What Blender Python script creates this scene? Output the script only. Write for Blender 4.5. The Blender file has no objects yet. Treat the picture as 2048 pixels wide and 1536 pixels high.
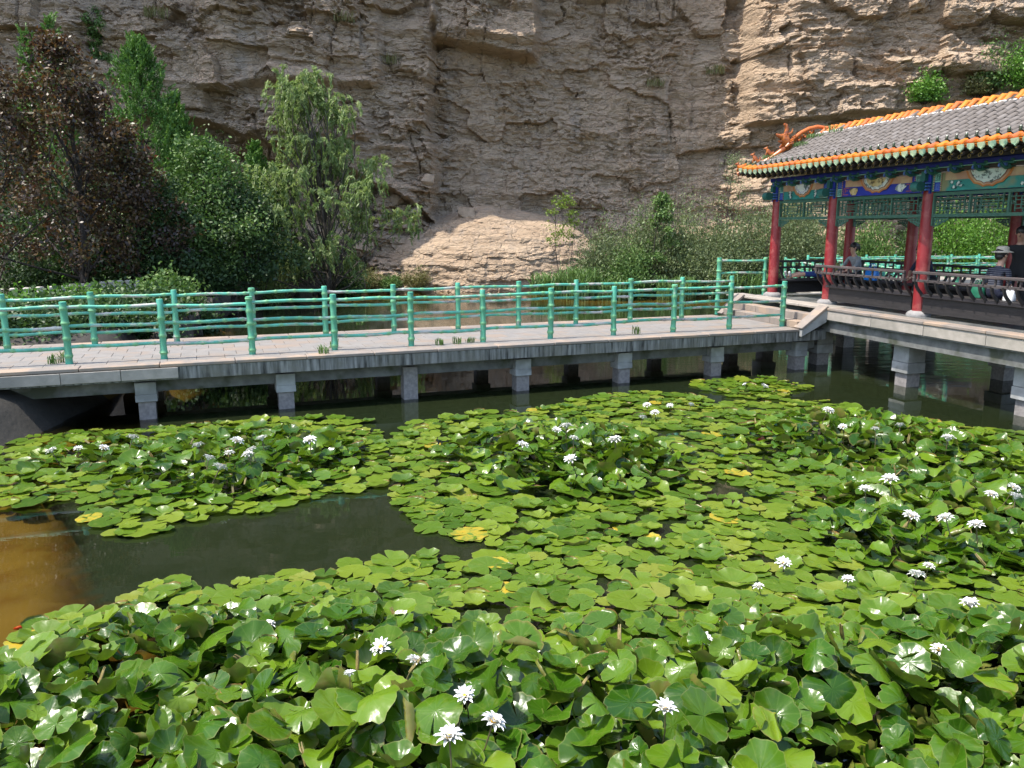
import bpy, bmesh, math, random
import numpy as np
from mathutils import Vector, Matrix, Euler

# ------------------------------------------------------------------ camera, sky, sun, exposure
scene = bpy.context.scene
CAMH = 2.95
WZ = -0.12            # water level
cam_d = bpy.data.cameras.new('camera'); cam = bpy.data.objects.new('camera', cam_d)
scene.collection.objects.link(cam); scene.camera = cam
cam.location = (0, 0, CAMH); cam.rotation_euler = (math.radians(79.0), 0, 0)
cam_d.sensor_width = 36.0; cam_d.lens = 36.0 * 1600 / 2048; cam_d.clip_start = 0.05; cam_d.clip_end = 2000

SUN_EL = math.radians(63.0)
SUN_H = Vector((-0.945, -0.31)).normalized()        # horizontal direction towards the sun
world = bpy.data.worlds.new('World'); scene.world = world; world.use_nodes = True
wn = world.node_tree; bgn = wn.nodes['Background']
sky = wn.nodes.new('ShaderNodeTexSky'); sky.sky_type = 'NISHITA'; sky.sun_disc = False
sky.sun_elevation = SUN_EL; sky.sun_rotation = math.atan2(SUN_H.x, SUN_H.y)
sky.air_density = 1.0; sky.dust_density = 1.6; sky.ozone_density = 1.0
wn.links.new(sky.outputs[0], bgn.inputs[0]); bgn.inputs[1].default_value = 0.15
sl = bpy.data.lights.new('sun', 'SUN'); so = bpy.data.objects.new('sun', sl); scene.collection.objects.link(so)
sl.energy = 2.7; sl.angle = math.radians(0.53); sl.color = (1.0, 0.95, 0.86)
sdir = Vector((SUN_H.x * math.cos(SUN_EL), SUN_H.y * math.cos(SUN_EL), math.sin(SUN_EL)))
so.rotation_euler = sdir.to_track_quat('Z', 'Y').to_euler(); so.location = (-20, -5, 40)
scene.view_settings.view_transform = 'Standard'; scene.view_settings.look = 'None'
scene.view_settings.exposure = 1.55; scene.view_settings.gamma = 1.0
scene.view_settings.use_curve_mapping = False
scene.render.engine = 'CYCLES'
scene.cycles.use_denoising = True
scene.cycles.max_bounces = 7; scene.cycles.transparent_max_bounces = 12
scene.cycles.sample_clamp_indirect = 6.0; scene.cycles.caustics_reflective = False; scene.cycles.caustics_refractive = False

rng = np.random.default_rng(11); random.seed(5)
COL = scene.collection

# ------------------------------------------------------------------ photo pixel (2048 wide) <-> place, used only to survey positions
_f, _p = 1600.0, math.radians(11.0)
def un(x, y, z):
    u = (x - 1024) / _f; v = (768 - y) / _f
    dy = math.cos(_p) + v * math.sin(_p); dz = -math.sin(_p) + v * math.cos(_p)
    t = (z - CAMH) / dz
    return (u * t, dy * t)
def und(x, y, Y):
    u = (x - 1024) / _f; v = (768 - y) / _f
    t = Y / (math.cos(_p) + v * math.sin(_p))
    return (u * t, Y, CAMH + t * (-math.sin(_p) + v * math.cos(_p)))
def pr(X, Y, Z):
    dz = Z - CAMH; fw = Y * math.cos(_p) - dz * math.sin(_p); up = Y * math.sin(_p) + dz * math.cos(_p)
    return 1024 + _f * X / fw, 768 - _f * up / fw

# ------------------------------------------------------------------ numpy noise
def _hash(ix, iy, seed):
    h = (ix.astype(np.int64) * 374761393 + iy.astype(np.int64) * 668265263 + seed * 1274126177) & 0x7fffffff
    h = ((h ^ (h >> 13)) * 1274126177) & 0x7fffffff
    h = ((h ^ (h >> 16)) * 668265263) & 0x7fffffff
    return (h ^ (h >> 15)) & 0x7fffffff
def hr(ix, iy, seed): return (_hash(ix, iy, seed) % 100003) / 100003.0
def perlin(x, y, seed=0):
    x = np.asarray(x, float); y = np.asarray(y, float)
    x0 = np.floor(x); y0 = np.floor(y); fx = x - x0; fy = y - y0
    u = fx * fx * fx * (fx * (fx * 6 - 15) + 10); v = fy * fy * fy * (fy * (fy * 6 - 15) + 10)
    def g(ox, oy):
        a = hr(x0 + ox, y0 + oy, seed) * 2 * np.pi
        return np.cos(a) * (fx - ox) + np.sin(a) * (fy - oy)
    return 1.5 * ((g(0, 0) * (1 - u) + g(1, 0) * u) * (1 - v) + (g(0, 1) * (1 - u) + g(1, 1) * u) * v)
def fbm(x, y, seed=0, oct=4, gain=.5):
    s = 0; a = 1.0
    for i in range(oct):
        s = s + a * perlin(x * 2 ** i, y * 2 ** i, seed + i * 17); a *= gain
    return s
def cells(x, y, seed=0):
    x0 = np.floor(x); y0 = np.floor(y)
    best = np.full(x.shape, 9e9); sec = np.full(x.shape, 9e9); val = np.zeros(x.shape)
    for ox in (-1, 0, 1):
        for oy in (-1, 0, 1):
            cx = x0 + ox; cy = y0 + oy
            px = cx + .1 + .8 * hr(cx, cy, seed + 1); py = cy + .1 + .8 * hr(cx, cy, seed + 2)
            d = np.maximum(np.abs(px - x), np.abs(py - y)) + .15 * np.hypot(px - x, py - y)
            r = hr(cx, cy, seed + 3)
            m = d < best
            sec = np.where(m, best, np.minimum(sec, d)); val = np.where(m, r, val); best = np.where(m, d, best)
    return val, sec - best
def sst(a, b, x):
    t = np.clip((x - a) / (b - a), 0, 1); return t * t * (3 - 2 * t)

# ------------------------------------------------------------------ materials
MATS = {}
def nodes(name):
    m = bpy.data.materials.new(name); m.use_nodes = True
    nt = m.node_tree; b = nt.nodes['Principled BSDF']; MATS[name] = m
    return m, nt, b
def N(nt, t, **kw):
    n = nt.nodes.new('ShaderNode' + t)
    for k, v in kw.items():
        if k.startswith('i_'):
            n.inputs[k[2:].replace('_', ' ')].default_value = v
        else: setattr(n, k, v)
    return n
def ramp(nt, fac, stops):
    r = N(nt, 'ValToRGB'); e = r.color_ramp.elements
    while len(e) < len(stops): e.new(.5)
    for el, (p, c) in zip(e, stops): el.position = p; el.color = (*c[:3], 1)
    nt.links.new(fac, r.inputs[0]); return r.outputs[0]
def mix(nt, fac, a, b, bt='MIX'):
    m = N(nt, 'Mix', data_type='RGBA', blend_type=bt)
    for i, v in ((0, fac), (6, a), (7, b)):
        if isinstance(v, (int, float)): m.inputs[i].default_value = v
        elif isinstance(v, tuple): m.inputs[i].default_value = (*v[:3], 1)
        else: nt.links.new(v, m.inputs[i])
    return m.outputs[2]
def coords(nt, scale=(1, 1, 1), kind='Object'):
    tc = N(nt, 'TexCoord'); mp = N(nt, 'Mapping'); mp.inputs['Scale'].default_value = scale
    nt.links.new(tc.outputs[kind], mp.inputs[0]); return mp.outputs[0]
def noise(nt, vec, scale, detail=4, rough=.55, rnd=True):
    n = N(nt, 'TexNoise', noise_dimensions='4D' if rnd else '3D')
    n.inputs['Scale'].default_value = scale; n.inputs['Detail'].default_value = detail; n.inputs['Roughness'].default_value = rough
    nt.links.new(vec, n.inputs['Vector'])
    if rnd:
        oi = N(nt, 'ObjectInfo'); mm = N(nt, 'Math', operation='MULTIPLY'); mm.inputs[1].default_value = 37.0
        nt.links.new(oi.outputs['Random'], mm.inputs[0]); nt.links.new(mm.outputs[0], n.inputs['W'])
    return n.outputs[0]
def bump(nt, b, h, strength, dist=.02):
    bn = N(nt, 'Bump'); bn.inputs['Strength'].default_value = strength; bn.inputs['Distance'].default_value = dist
    nt.links.new(h, bn.inputs['Height']); nt.links.new(bn.outputs[0], b.inputs['Normal'])
def mat(name, c1, c2=None, scale=6, rough=.7, bumps=.3, lo=.35, hi=.65, stretch=(1, 1, 1), spec=.5, detail=5, c3=None, s3=1.5, coat=0, dist=.01):
    """two (or three) tone weathered surface"""
    m, nt, b = nodes(name)
    c2 = c2 or tuple(v * .7 for v in c1)
    v = coords(nt, stretch); n = noise(nt, v, scale, detail)
    col = ramp(nt, n, [(lo, c1), (hi, c2)])
    if c3:
        n3 = noise(nt, v, s3, 3)
        f = ramp(nt, n3, [(.5, (0, 0, 0)), (.62, (1, 1, 1))])
        col = mix(nt, f, col, c3)
    nt.links.new(col, b.inputs['Base Color'])
    b.inputs['Roughness'].default_value = rough; b.inputs['Specular IOR Level'].default_value = spec
    b.inputs['Coat Weight'].default_value = coat
    if bumps: bump(nt, b, noise(nt, v, scale * 4, 4), bumps, dist)
    return m

# ------------------------------------------------------------------ mesh builder
class MB:
    def __init__(s): s.v = []; s.f = []; s.m = []; s.mi = 0
    def add(s, vs, fs, mi=None):
        o = len(s.v); s.v += [tuple(map(float, p)) for p in vs]; s.f += [tuple(i + o for i in f) for f in fs]
        s.m += [s.mi if mi is None else mi] * len(fs); return s
    def box(s, c, d, rot=None, bev=0, mi=None):
        x, y, z = d[0] / 2, d[1] / 2, d[2] / 2
        if bev:
            b = min(bev, x * .6, y * .6, z * .6); vs = []
            for zz, q in ((-z, b), (-z + b, 0), (z - b, 0), (z, b)):
                X, Y = x - q, y - q
                vs += [(X, Y - b, zz), (X - b, Y, zz), (-X + b, Y, zz), (-X, Y - b, zz), (-X, -Y + b, zz), (-X + b, -Y, zz), (X - b, -Y, zz), (X, -Y + b, zz)]
            fs = [tuple(range(7, -1, -1)), tuple(range(24, 32))]
            for k in range(3):
                for i in range(8): j = (i + 1) % 8; fs.append((k * 8 + i, k * 8 + j, k * 8 + 8 + j, k * 8 + 8 + i))
        else:
            vs = [(-x, -y, -z), (x, -y, -z), (x, y, -z), (-x, y, -z), (-x, -y, z), (x, -y, z), (x, y, z), (-x, y, z)]
            fs = [(3, 2, 1, 0), (4, 5, 6, 7), (0, 1, 5, 4), (1, 2, 6, 5), (2, 3, 7, 6), (3, 0, 4, 7)]
        c = Vector(c); M = rot.to_matrix() if rot else Matrix.Identity(3)
        return s.add([M @ Vector(v) + c for v in vs], fs, mi)
    def tube(s, path, rad, n=8, cap=True, mi=None):
        path = [Vector(p) for p in path]; k = len(path)
        if not hasattr(rad, '__len__'): rad = [rad] * k
        vs = []; prev = None
        for i, p in enumerate(path):
            t = (path[min(i + 1, k - 1)] - path[max(i - 1, 0)])
            t = t.normalized() if t.length > 1e-9 else Vector((0, 0, 1))
            if prev is None:
                prev = t.orthogonal().normalized()
            a = (prev - t * prev.dot(t));  a = a.normalized() if a.length > 1e-6 else t.orthogonal().normalized(); prev = a; b = t.cross(a)
            for j in range(n):
                q = 2 * math.pi * j / n; vs.append(p + (a * math.cos(q) + b * math.sin(q)) * rad[i])
        fs = []
        for i in range(k - 1):
            for j in range(n): fs.append((i * n + j, i * n + (j + 1) % n, (i + 1) * n + (j + 1) % n, (i + 1) * n + j))
        if cap: fs += [tuple(range(n - 1, -1, -1)), tuple((k - 1) * n + j for j in range(n))]
        return s.add(vs, fs, mi)
    def lathe(s, prof, c=(0, 0, 0), n=16, mi=None):
        vs = [(c[0] + r * math.cos(2 * math.pi * j / n), c[1] + r * math.sin(2 * math.pi * j / n), c[2] + z) for r, z in prof for j in range(n)]
        k = len(prof); fs = []
        for i in range(k - 1):
            for j in range(n): fs.append((i * n + j, i * n + (j + 1) % n, (i + 1) * n + (j + 1) % n, (i + 1) * n + j))
        fs += [tuple(range(n - 1, -1, -1)), tuple((k - 1) * n + j for j in range(n))]
        return s.add(vs, fs, mi)
    def prism(s, poly, h, M=None, mi=None):
        """poly in local XY extruded 0..h along Z, transformed by 4x4 M"""
        n = len(poly); vs = [(x, y, 0) for x, y in poly] + [(x, y, h) for x, y in poly]
        fs = [tuple(range(n - 1, -1, -1)), tuple(range(n, 2 * n))] + [(i, (i + 1) % n, n + (i + 1) % n, n + i) for i in range(n)]
        if M is not None: vs = [M @ Vector(v) for v in vs]
        return s.add(vs, fs, mi)
    def ball(s, c, r, n=10, m=6, mi=None):
        if not hasattr(r, '__len__'): r = (r, r, r)
        vs = []; 
        for i in range(m + 1):
            a = math.pi * i / m
            for j in range(n): q = 2 * math.pi * j / n; vs.append((c[0] + r[0] * max(math.sin(a), .02) * math.cos(q), c[1] + r[1] * max(math.sin(a), .02) * math.sin(q), c[2] - r[2] * math.cos(a)))
        fs = [(i * n + j, i * n + (j + 1) % n, (i + 1) * n + (j + 1) % n, (i + 1) * n + j) for i in range(m) for j in range(n)]
        return s.add(vs, fs, mi)
    def mesh(s, name, mats, smooth=None):
        me = bpy.data.meshes.new(name); me.from_pydata(s.v, [], s.f)
        for m in (mats if isinstance(mats, (list, tuple)) else [mats]): me.materials.append(MATS[m])
        me.polygons.foreach_set('material_index', s.m)
        if smooth is not None: me.shade_smooth() if smooth is True else me.set_sharp_from_angle(angle=math.radians(smooth))
        if smooth not in (None, True): me.polygons.foreach_set('use_smooth', [True] * len(me.polygons))
        me.update(); return me
    def build(s, name, mats, parent=None, loc=None, rot=None, smooth=None):
        return put(name, s.mesh(name, mats, smooth), parent, loc, rot)
def put(name, me, parent=None, loc=None, rot=None, scale=None):
    o = bpy.data.objects.new(name, me); COL.objects.link(o)
    if parent: o.parent = parent
    if loc is not None: o.location = loc
    if rot is not None: o.rotation_euler = rot
    if scale is not None: o.scale = scale
    return o
def tag(o, label=None, cat=None, group=None, kind=None):
    if label: o['label'] = label
    if cat: o['category'] = cat
    if group: o['group'] = group
    if kind: o['kind'] = kind
    return o
def thing(name, label, cat, loc, rz=0, group=None):
    o = bpy.data.objects.new(name, None); COL.objects.link(o); o.location = loc; o.rotation_euler = (0, 0, rz); o.empty_display_size = .2
    return tag(o, label, cat, group)
def npmesh(name, V, F, mats, smooth=False, attrs=None):
    """fast mesh from numpy verts (n,3) and quad/tri faces (m,k)"""
    me = bpy.data.meshes.new(name); V = np.asarray(V, np.float32); F = np.asarray(F, np.int32)
    me.vertices.add(len(V)); me.vertices.foreach_set('co', V.ravel())
    k = F.shape[1]; me.loops.add(F.size); me.loops.foreach_set('vertex_index', F.ravel())
    me.polygons.add(len(F)); me.polygons.foreach_set('loop_start', np.arange(0, F.size, k, dtype=np.int32))
    me.polygons.foreach_set('use_smooth', [smooth] * len(F))
    for m in (mats if isinstance(mats, (list, tuple)) else [mats]): me.materials.append(MATS[m])
    for an, av in (attrs or {}).items():
        a = me.attributes.new(an, 'FLOAT', 'POINT'); a.data.foreach_set('value', np.asarray(av, np.float32))
    me.update(calc_edges=True); me.validate(); return me
def grid_faces(nx, ny):
    i = np.arange(ny - 1)[:, None] * nx + np.arange(nx - 1)[None, :]
    return np.stack([i, i + 1, i + nx + 1, i + nx], -1).reshape(-1, 4)

# ------------------------------------------------------------------ material set
def make_materials():
    mat('stone_pale', (.34, .30, .26), (.26, .235, .20), 7, .8, .3, c3=(.22, .2, .17), s3=1.2)
    mat('coping', (.235, .195, .165), (.18, .155, .135), 5, .8, .3, c3=(.30, .22, .16), s3=1.7)
    mat('paving', (.205, .188, .172), (.165, .153, .142), 4, .8, .25, c3=(.21, .165, .13), s3=.8)
    mat('concrete_wet', (.16, .16, .15), (.09, .09, .085), 5, .8, .5, c3=(.05, .055, .035), s3=2.2)
    mat('pier_panel', (.34, .34, .33), (.27, .27, .26), 5, .75, .25, c3=(.2, .2, .19), s3=2)
    mat('pier_raw', (.26, .235, .22), (.17, .155, .145), 18, .9, .6)
    # streaky concrete fascia: pale lime runs over dark algae
    m, nt, b = nodes('fascia')
    v = coords(nt, (9, 9, .8)); n = noise(nt, v, 1.6, 5); v2 = coords(nt, (1, 1, 1)); n2 = noise(nt, v2, 3, 4)
    c = ramp(nt, n, [(.38, (.025, .025, .022)), (.47, (.11, .11, .10)), (.64, (.24, .235, .22))])
    c = mix(nt, ramp(nt, n2, [(.45, (0, 0, 0)), (.7, (1, 1, 1))]), c, (.13, .125, .10))
    nt.links.new(c, b.inputs['Base Color']); b.inputs['Roughness'].default_value = .85; bump(nt, b, noise(nt, v2, 25, 4), .5, .01)
    # painted bamboo: teal with yellow-green nodes (node attribute) and paint worn to pale grey
    for nm, teal, worn in (('bamboo_post', (.035, .265, .19), .66), ('bamboo_rail', (.075, .33, .235), .57)):
        m, nt, b = nodes(nm)
        v = coords(nt); n = noise(nt, v, 5, 5)
        c = ramp(nt, n, [(.35, tuple(x * .8 for x in teal)), (.65, tuple(x * 1.25 for x in teal))])
        at = N(nt, 'Attribute', attribute_name='node')
        c = mix(nt, at.outputs['Fac'], c, (.13, .34, .16))
        vs = coords(nt, (1.5, 4, 4)) if nm == 'bamboo_rail' else coords(nt, (3, 3, 1.5))
        nw = noise(nt, vs, 1.3, 6, .65)
        wf = ramp(nt, nw, [(worn - .06, (0, 0, 0)), (worn + .02, (1, 1, 1))])
        n5 = noise(nt, v, 3, 3)
        c = mix(nt, wf, c, ramp(nt, n5, [(.5, (.40, .40, .36)), (.66, (.16, .15, .14))]))
        nt.links.new(c, b.inputs['Base Color']); b.inputs['Roughness'].default_value = .5
        bump(nt, b, noise(nt, v, 14, 4), .35, .01)
    mat('red_paint', (.24, .016, .020), (.19, .012, .016), 3, .42, .1, c3=(.27, .05, .045), s3=7)
    mat('drum', (.26, .25, .24), (.18, .17, .165), 14, .9, .5)
    mat('dark_wood', (.030, .026, .026), (.018, .016, .016), 6, .6, .3, stretch=(1, 6, 6), spec=.4)
    mat('dark_wood_worn', (.045, .036, .036), (.13, .105, .10), 5, .7, .5, lo=.45, hi=.8, stretch=(.6, 7, 7))
    mat('floor_slab', (.12, .125, .12), (.07, .075, .075), 3, .35, .1, c3=(.16, .16, .15))
    mat('green_lattice', (.05, .13, .085), (.035, .095, .065), 9, .5, .1)
    mat('green_beam', (.03, .15, .12), (.02, .10, .085), 7, .5, .1)
    mat('teal_board', (.03, .24, .20), (.025, .18, .15), 6, .5, .05, c3=(.20, .20, .10), s3=2)
    mat('blue_board', (.02, .035, .33), (.015, .025, .22), 6, .5, .05)
    mat('blue_pale', (.10, .20, .48), (.07, .14, .40), 12, .5, 0)
    mat('mint', (.25, .48, .38), (.18, .38, .30), 12, .5, 0)
    mat('peach_board', (.44, .24, .15), (.36, .20, .12), 5, .6, .05, c3=(.46, .32, .18), s3=3)
    mat('cream_paint', (.58, .47, .24), (.48, .34, .13), 14, .6, 0, c3=(.10, .07, .03), s3=11)
    mat('white_paint', (.66, .66, .58), (.50, .55, .50), 14, .6, 0, c3=(.10, .14, .13), s3=14)
    mat('pale_paint', (.50, .60, .52), (.55, .57, .50), 12, .6, 0, c3=(.06, .09, .08), s3=15)
    mat('orange_line', (.46, .17, .04), (.40, .13, .03), 10, .5, 0)
    mat('brown_line', (.16, .045, .02), (.12, .03, .015), 10, .5, 0)
    mat('lilac_line', (.30, .26, .48), (.42, .38, .5), 10, .5, 0)
    mat('red_motif', (.36, .10, .12), (.28, .07, .09), 10, .5, 0)
    mat('gold', (.36, .24, .06), (.28, .17, .04), 14, .45, 0)
    mat('eave_dark', (.022, .016, .013), (.035, .024, .018), 8, .7, .2)
    mat('tile_grey', (.155, .134, .117), (.105, .092, .082), 7, .9, .35, c3=(.18, .16, .145), s3=3.5, spec=.15)
    mat('tile_trough', (.055, .05, .048), (.035, .032, .03), 9, .9, .4)
    mat('mortar', (.62, .58, .52), (.45, .42, .38), 12, .9, .4)
    # glazed tiles vary tile by tile from yellow to red-orange
    m, nt, b = nodes('glaze_orange')
    oi = N(nt, 'ObjectInfo'); v = coords(nt); n = noise(nt, v, 9, 4)
    c = ramp(nt, oi.outputs['Random'], [(.0, (.62, .21, .010)), (.45, (.56, .155, .014)), (.75, (.46, .105, .022)), (1, (.60, .22, .014))])
    c = mix(nt, ramp(nt, n, [(.5, (0, 0, 0)), (.75, (.55, .55, .55))]), c, (.36, .10, .03))
    nt.links.new(c, b.inputs['Base Color']); b.inputs['Roughness'].default_value = .26; b.inputs['Specular IOR Level'].default_value = .55
    bump(nt, b, noise(nt, v, 20, 3), .12, .01)
    mat('glaze_dark', (.42, .12, .015), (.20, .05, .015), 16, .3, .3, lo=.4, hi=.6)
    mat('glaze_green', (.36, .46, .33), (.40, .46, .27), 12, .35, .2, c3=(.18, .31, .22), s3=9)
    mat('glaze_cap', (.03, .06, .03), (.02, .03, .02), 12, .35, .2)
    # cliff: layered tan sandstone, grey weathering, dark runs
    m, nt, b = nodes('sandstone')
    v = coords(nt); vs = coords(nt, (.16, .16, 1.5)); vv = coords(nt, (.9, .9, .12))
    n1 = noise(nt, v, .35, 6, .6, False); n2 = noise(nt, vs, 2.2, 6, .65, False); n3 = noise(nt, v, 3.2, 7, .7, False); n4 = noise(nt, vv, 1.1, 5, .6, False)
    c = ramp(nt, n1, [(.32, (.50, .355, .235)), (.5, (.58, .425, .295)), (.68, (.52, .405, .30))])
    c = mix(nt, .4, c, ramp(nt, n2, [(.32, (.40, .285, .19)), (.5, (.56, .415, .285)), (.66, (.66, .52, .37))]))
    c = mix(nt, ramp(nt, n3, [(.36, (.6, .6, .6)), (.5, (0, 0, 0))]), c, (.38, .28, .19))
    c = mix(nt, ramp(nt, n4, [(.56, (0, 0, 0)), (.72, (.5, .5, .5))]), c, (.38, .33, .285))
    nt.links.new(c, b.inputs['Base Color']); b.inputs['Roughness'].default_value = .95; b.inputs['Specular IOR Level'].default_value = .2
    hb = N(nt, 'Math', operation='ADD'); nt.links.new(noise(nt, v, 4, 9, .75, False), hb.inputs[0]); nt.links.new(noise(nt, coords(nt, (.4, .4, 3.2)), 2.5, 6, .7, False), hb.inputs[1])
    vo = N(nt, 'TexVoronoi', feature='DISTANCE_TO_EDGE'); vo.inputs['Scale'].default_value = 1.5
    wv = N(nt, 'Vector'+'Math', operation='ADD'); nn = N(nt, 'TexNoise'); nn.inputs['Scale'].default_value = 1.2; nt.links.new(v, nn.inputs['Vector'])
    nt.links.new(coords(nt, (.55, .55, 1.9)), wv.inputs[0]); nt.links.new(nn.outputs['Color'], wv.inputs[1]); nt.links.new(wv.outputs[0], vo.inputs['Vector'])
    cr = N(nt, 'MapRange'); cr.inputs['From Max'].default_value = .05; nt.links.new(vo.outputs[0], cr.inputs['Value'])
    h2 = N(nt, 'Math', operation='MULTIPLY_ADD'); h2.inputs[1].default_value = .35; nt.links.new(cr.outputs[0], h2.inputs[0]); nt.links.new(hb.outputs[0], h2.inputs[2])
    bump(nt, b, h2.outputs[0], 1.0, .30)
    mat('rock', (.40, .30, .21), (.27, .20, .14), 3, .95, .8, spec=.2, dist=.05)
    mat('soil', (.07, .055, .035), (.04, .032, .02), 2.5, .95, .6, c3=(.05, .075, .02), s3=1.1, dist=.05)
    mat('bed_mud', (.165, .118, .038), (.125, .09, .03), 1.3, .9, .3, c3=(.12, .075, .02), s3=2.5, spec=.1)
    mat('shaded_bank', (.030, .026, .020), (.018, .016, .012), 3, .85, .5, dist=.03)  # bank colour darkened to stand in for the shade by the bridge
    mat('bank_stone', (.085, .072, .055), (.045, .04, .032), 4, .9, .6, dist=.03)
    mat('old_wood', (.075, .05, .038), (.04, .028, .022), 5, .85, .5, stretch=(5, 5, .6))
    mat('pale_wood', (.26, .22, .18), (.15, .125, .10), 5, .85, .4, stretch=(5, 5, .6))
    mat('cast_stone', (.48, .45, .38), (.33, .30, .25), 8, .85, .3)
    mat('bark', (.055, .042, .034), (.03, .024, .02), 6, .95, .7, stretch=(4, 4, .6), dist=.03)
    mat('willow_bark', (.10, .085, .065), (.055, .045, .035), 6, .95, .7, stretch=(4, 4, .6), dist=.03)
    # foliage: leaf colour varies with attribute 'rnd'
    def leafmat(name, stops, trans=.3, rough=.5, spec=.35, tint=(.6, .8, .15)):
        m, nt, b = nodes(name)
        at = N(nt, 'Attribute', attribute_name='rnd'); c = ramp(nt, at.outputs['Fac'], stops)
        nt.links.new(c, b.inputs['Base Color']); b.inputs['Roughness'].default_value = rough; b.inputs['Specular IOR Level'].default_value = spec
        tr = N(nt, 'BsdfTranslucent'); nt.links.new(mix(nt, .5, c, mix(nt, 1.0, c, tint, 'MULTIPLY')), tr.inputs[0])
        ms = N(nt, 'MixShader'); ms.inputs[0].default_value = trans
        nt.links.new(b.outputs[0], ms.inputs[1]); nt.links.new(tr.outputs[0], ms.inputs[2])
        nt.links.new(ms.outputs[0], nt.nodes['Material Output'].inputs[0])
    leafmat('leaf_plum', [(0, (.026, .018, .014)), (.35, (.06, .036, .022)), (.58, (.13, .075, .025)), (.76, (.065, .072, .022)), (.9, (.10, .078, .05)), (.97, (.12, .10, .08)), (1, (.20, .045, .035))], .28, .45, .5, (1, .6, .3))
    leafmat('leaf_juniper', [(0, (.05, .12, .022)), (.5, (.095, .20, .035)), (1, (.15, .26, .05))], .25)
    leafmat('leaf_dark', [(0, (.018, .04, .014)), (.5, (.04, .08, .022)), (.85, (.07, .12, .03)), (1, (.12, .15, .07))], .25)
    leafmat('leaf_mid', [(0, (.05, .105, .026)), (.5, (.10, .18, .042)), (.85, (.16, .24, .07)), (1, (.23, .28, .13))], .3)
    leafmat('leaf_willow', [(0, (.14, .20, .06)), (.5, (.24, .32, .11)), (1, (.34, .40, .17))], .45)
    leafmat('leaf_hedge', [(0, (.06, .15, .02)), (.5, (.11, .24, .03)), (1, (.18, .31, .055))], .3, .4)
    leafmat('leaf_tamarisk', [(0, (.085, .115, .05)), (.5, (.14, .18, .075)), (1, (.21, .24, .11))], .3)
    leafmat('leaf_reed', [(0, (.075, .14, .04)), (.5, (.13, .22, .065)), (1, (.21, .29, .12))], .35)
    leafmat('leaf_yellow', [(0, (.12, .19, .025)), (.5, (.19, .27, .04)), (1, (.26, .32, .06))], .4)
    leafmat('leaf_dry', [(0, (.14, .13, .05)), (.5, (.2, .18, .07)), (1, (.13, .17, .05))], .3)
    # water lily leaf: attributes r (radius), th (angle), edge (withered rim)
    m, nt, b = nodes('lily_leaf')
    ar = N(nt, 'Attribute', attribute_name='r'); ath = N(nt, 'Attribute', attribute_name='th'); ae = N(nt, 'Attribute', attribute_name='edge')
    oi = N(nt, 'ObjectInfo'); oc = oi.outputs['Color']; sep = N(nt, 'SeparateColor'); nt.links.new(oc, sep.inputs[0])
    v = coords(nt); n = noise(nt, v, 2.2, 5)
    flat = ramp(nt, oi.outputs['Random'], [(0, (.042, .092, .006)), (.25, (.070, .13, .008)), (.6, (.105, .165, .011)), (.85, (.14, .19, .015)), (1, (.17, .19, .026))])
    dark = ramp(nt, oi.outputs['Random'], [(0, (.015, .052, .003)), (.35, (.034, .092, .004)), (.75, (.066, .135, .006)), (1, (.12, .20, .010))])
    c = mix(nt, sep.outputs['Red'], flat, dark)
    c = mix(nt, sep.outputs['Green'], c, ramp(nt, n, [(.35, (.46, .28, .02)), (.5, (.38, .30, .03)), (.62, (.16, .21, .03))]))
    c = mix(nt, ramp(nt, n, [(.55, (0, 0, 0)), (.8, (.45, .45, .45))]), c, (.17, .19, .035))
    ms = N(nt, 'Math', operation='MULTIPLY'); ms.inputs[1].default_value = 11.0; nt.links.new(ath.outputs['Fac'], ms.inputs[0])
    sn = N(nt, 'Math', operation='SINE'); nt.links.new(ms.outputs[0], sn.inputs[0])
    vein = ramp(nt, sn.outputs[0], [(.90, (0, 0, 0)), (1.0, (1, 1, 1))])
    c = mix(nt, mix(nt, 1.0, vein, (.16, .16, .16), 'MULTIPLY'), c, (.17, .25, .05))
    rim = ramp(nt, ar.outputs['Fac'], [(.955, (0, 0, 0)), (1.0, (.55, .55, .55))]); c = mix(nt, rim, c, (.20, .20, .06))
    c = mix(nt, ae.outputs['Fac'], c, ramp(nt, noise(nt, v, 7, 3), [(.35, (.30, .15, .05)), (.6, (.16, .075, .03))]))
    geo = N(nt, 'NewGeometry'); v6 = coords(nt, (1, 1, 1))
    under = ramp(nt, noise(nt, v6, 1.6, 3), [(.35, (.10, .14, .02)), (.58, (.13, .115, .028)), (.75, (.15, .19, .03))])
    c2 = mix(nt, geo.outputs['Backfacing'], c, under)
    nt.links.new(c2, b.inputs['Base Color'])
    rr = N(nt, 'Mix', data_type='FLOAT'); nt.links.new(sep.outputs['Red'], rr.inputs[0]); rr.inputs[2].default_value = .36; rr.inputs[3].default_value = .24
    nt.links.new(rr.outputs[0], b.inputs['Roughness']); b.inputs['Specular IOR Level'].default_value = .34
    hh = N(nt, 'Math', operation='ADD'); nt.links.new(noise(nt, v, 2.2, 2), hh.inputs[0])
    hv = N(nt, 'Math', operation='MULTIPLY'); hv.inputs[1].default_value = -.10; nt.links.new(sn.outputs[0], hv.inputs[0]); nt.links.new(hv.outputs[0], hh.inputs[1])
    bump(nt, b, hh.outputs[0], .35, .012)
    tr = N(nt, 'BsdfTranslucent'); nt.links.new(mix(nt, .5, c, (.20, .36, .01)), tr.inputs[0])
    mx = N(nt, 'MixShader'); mx.inputs[0].default_value = .20
    nt.links.new(b.outputs[0], mx.inputs[1]); nt.links.new(tr.outputs[0], mx.inputs[2]); nt.links.new(mx.outputs[0], nt.nodes['Material Output'].inputs[0])
    mat('lily_scroll', (.22, .17, .05), (.13, .10, .03), 5, .5, .3)
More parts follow.
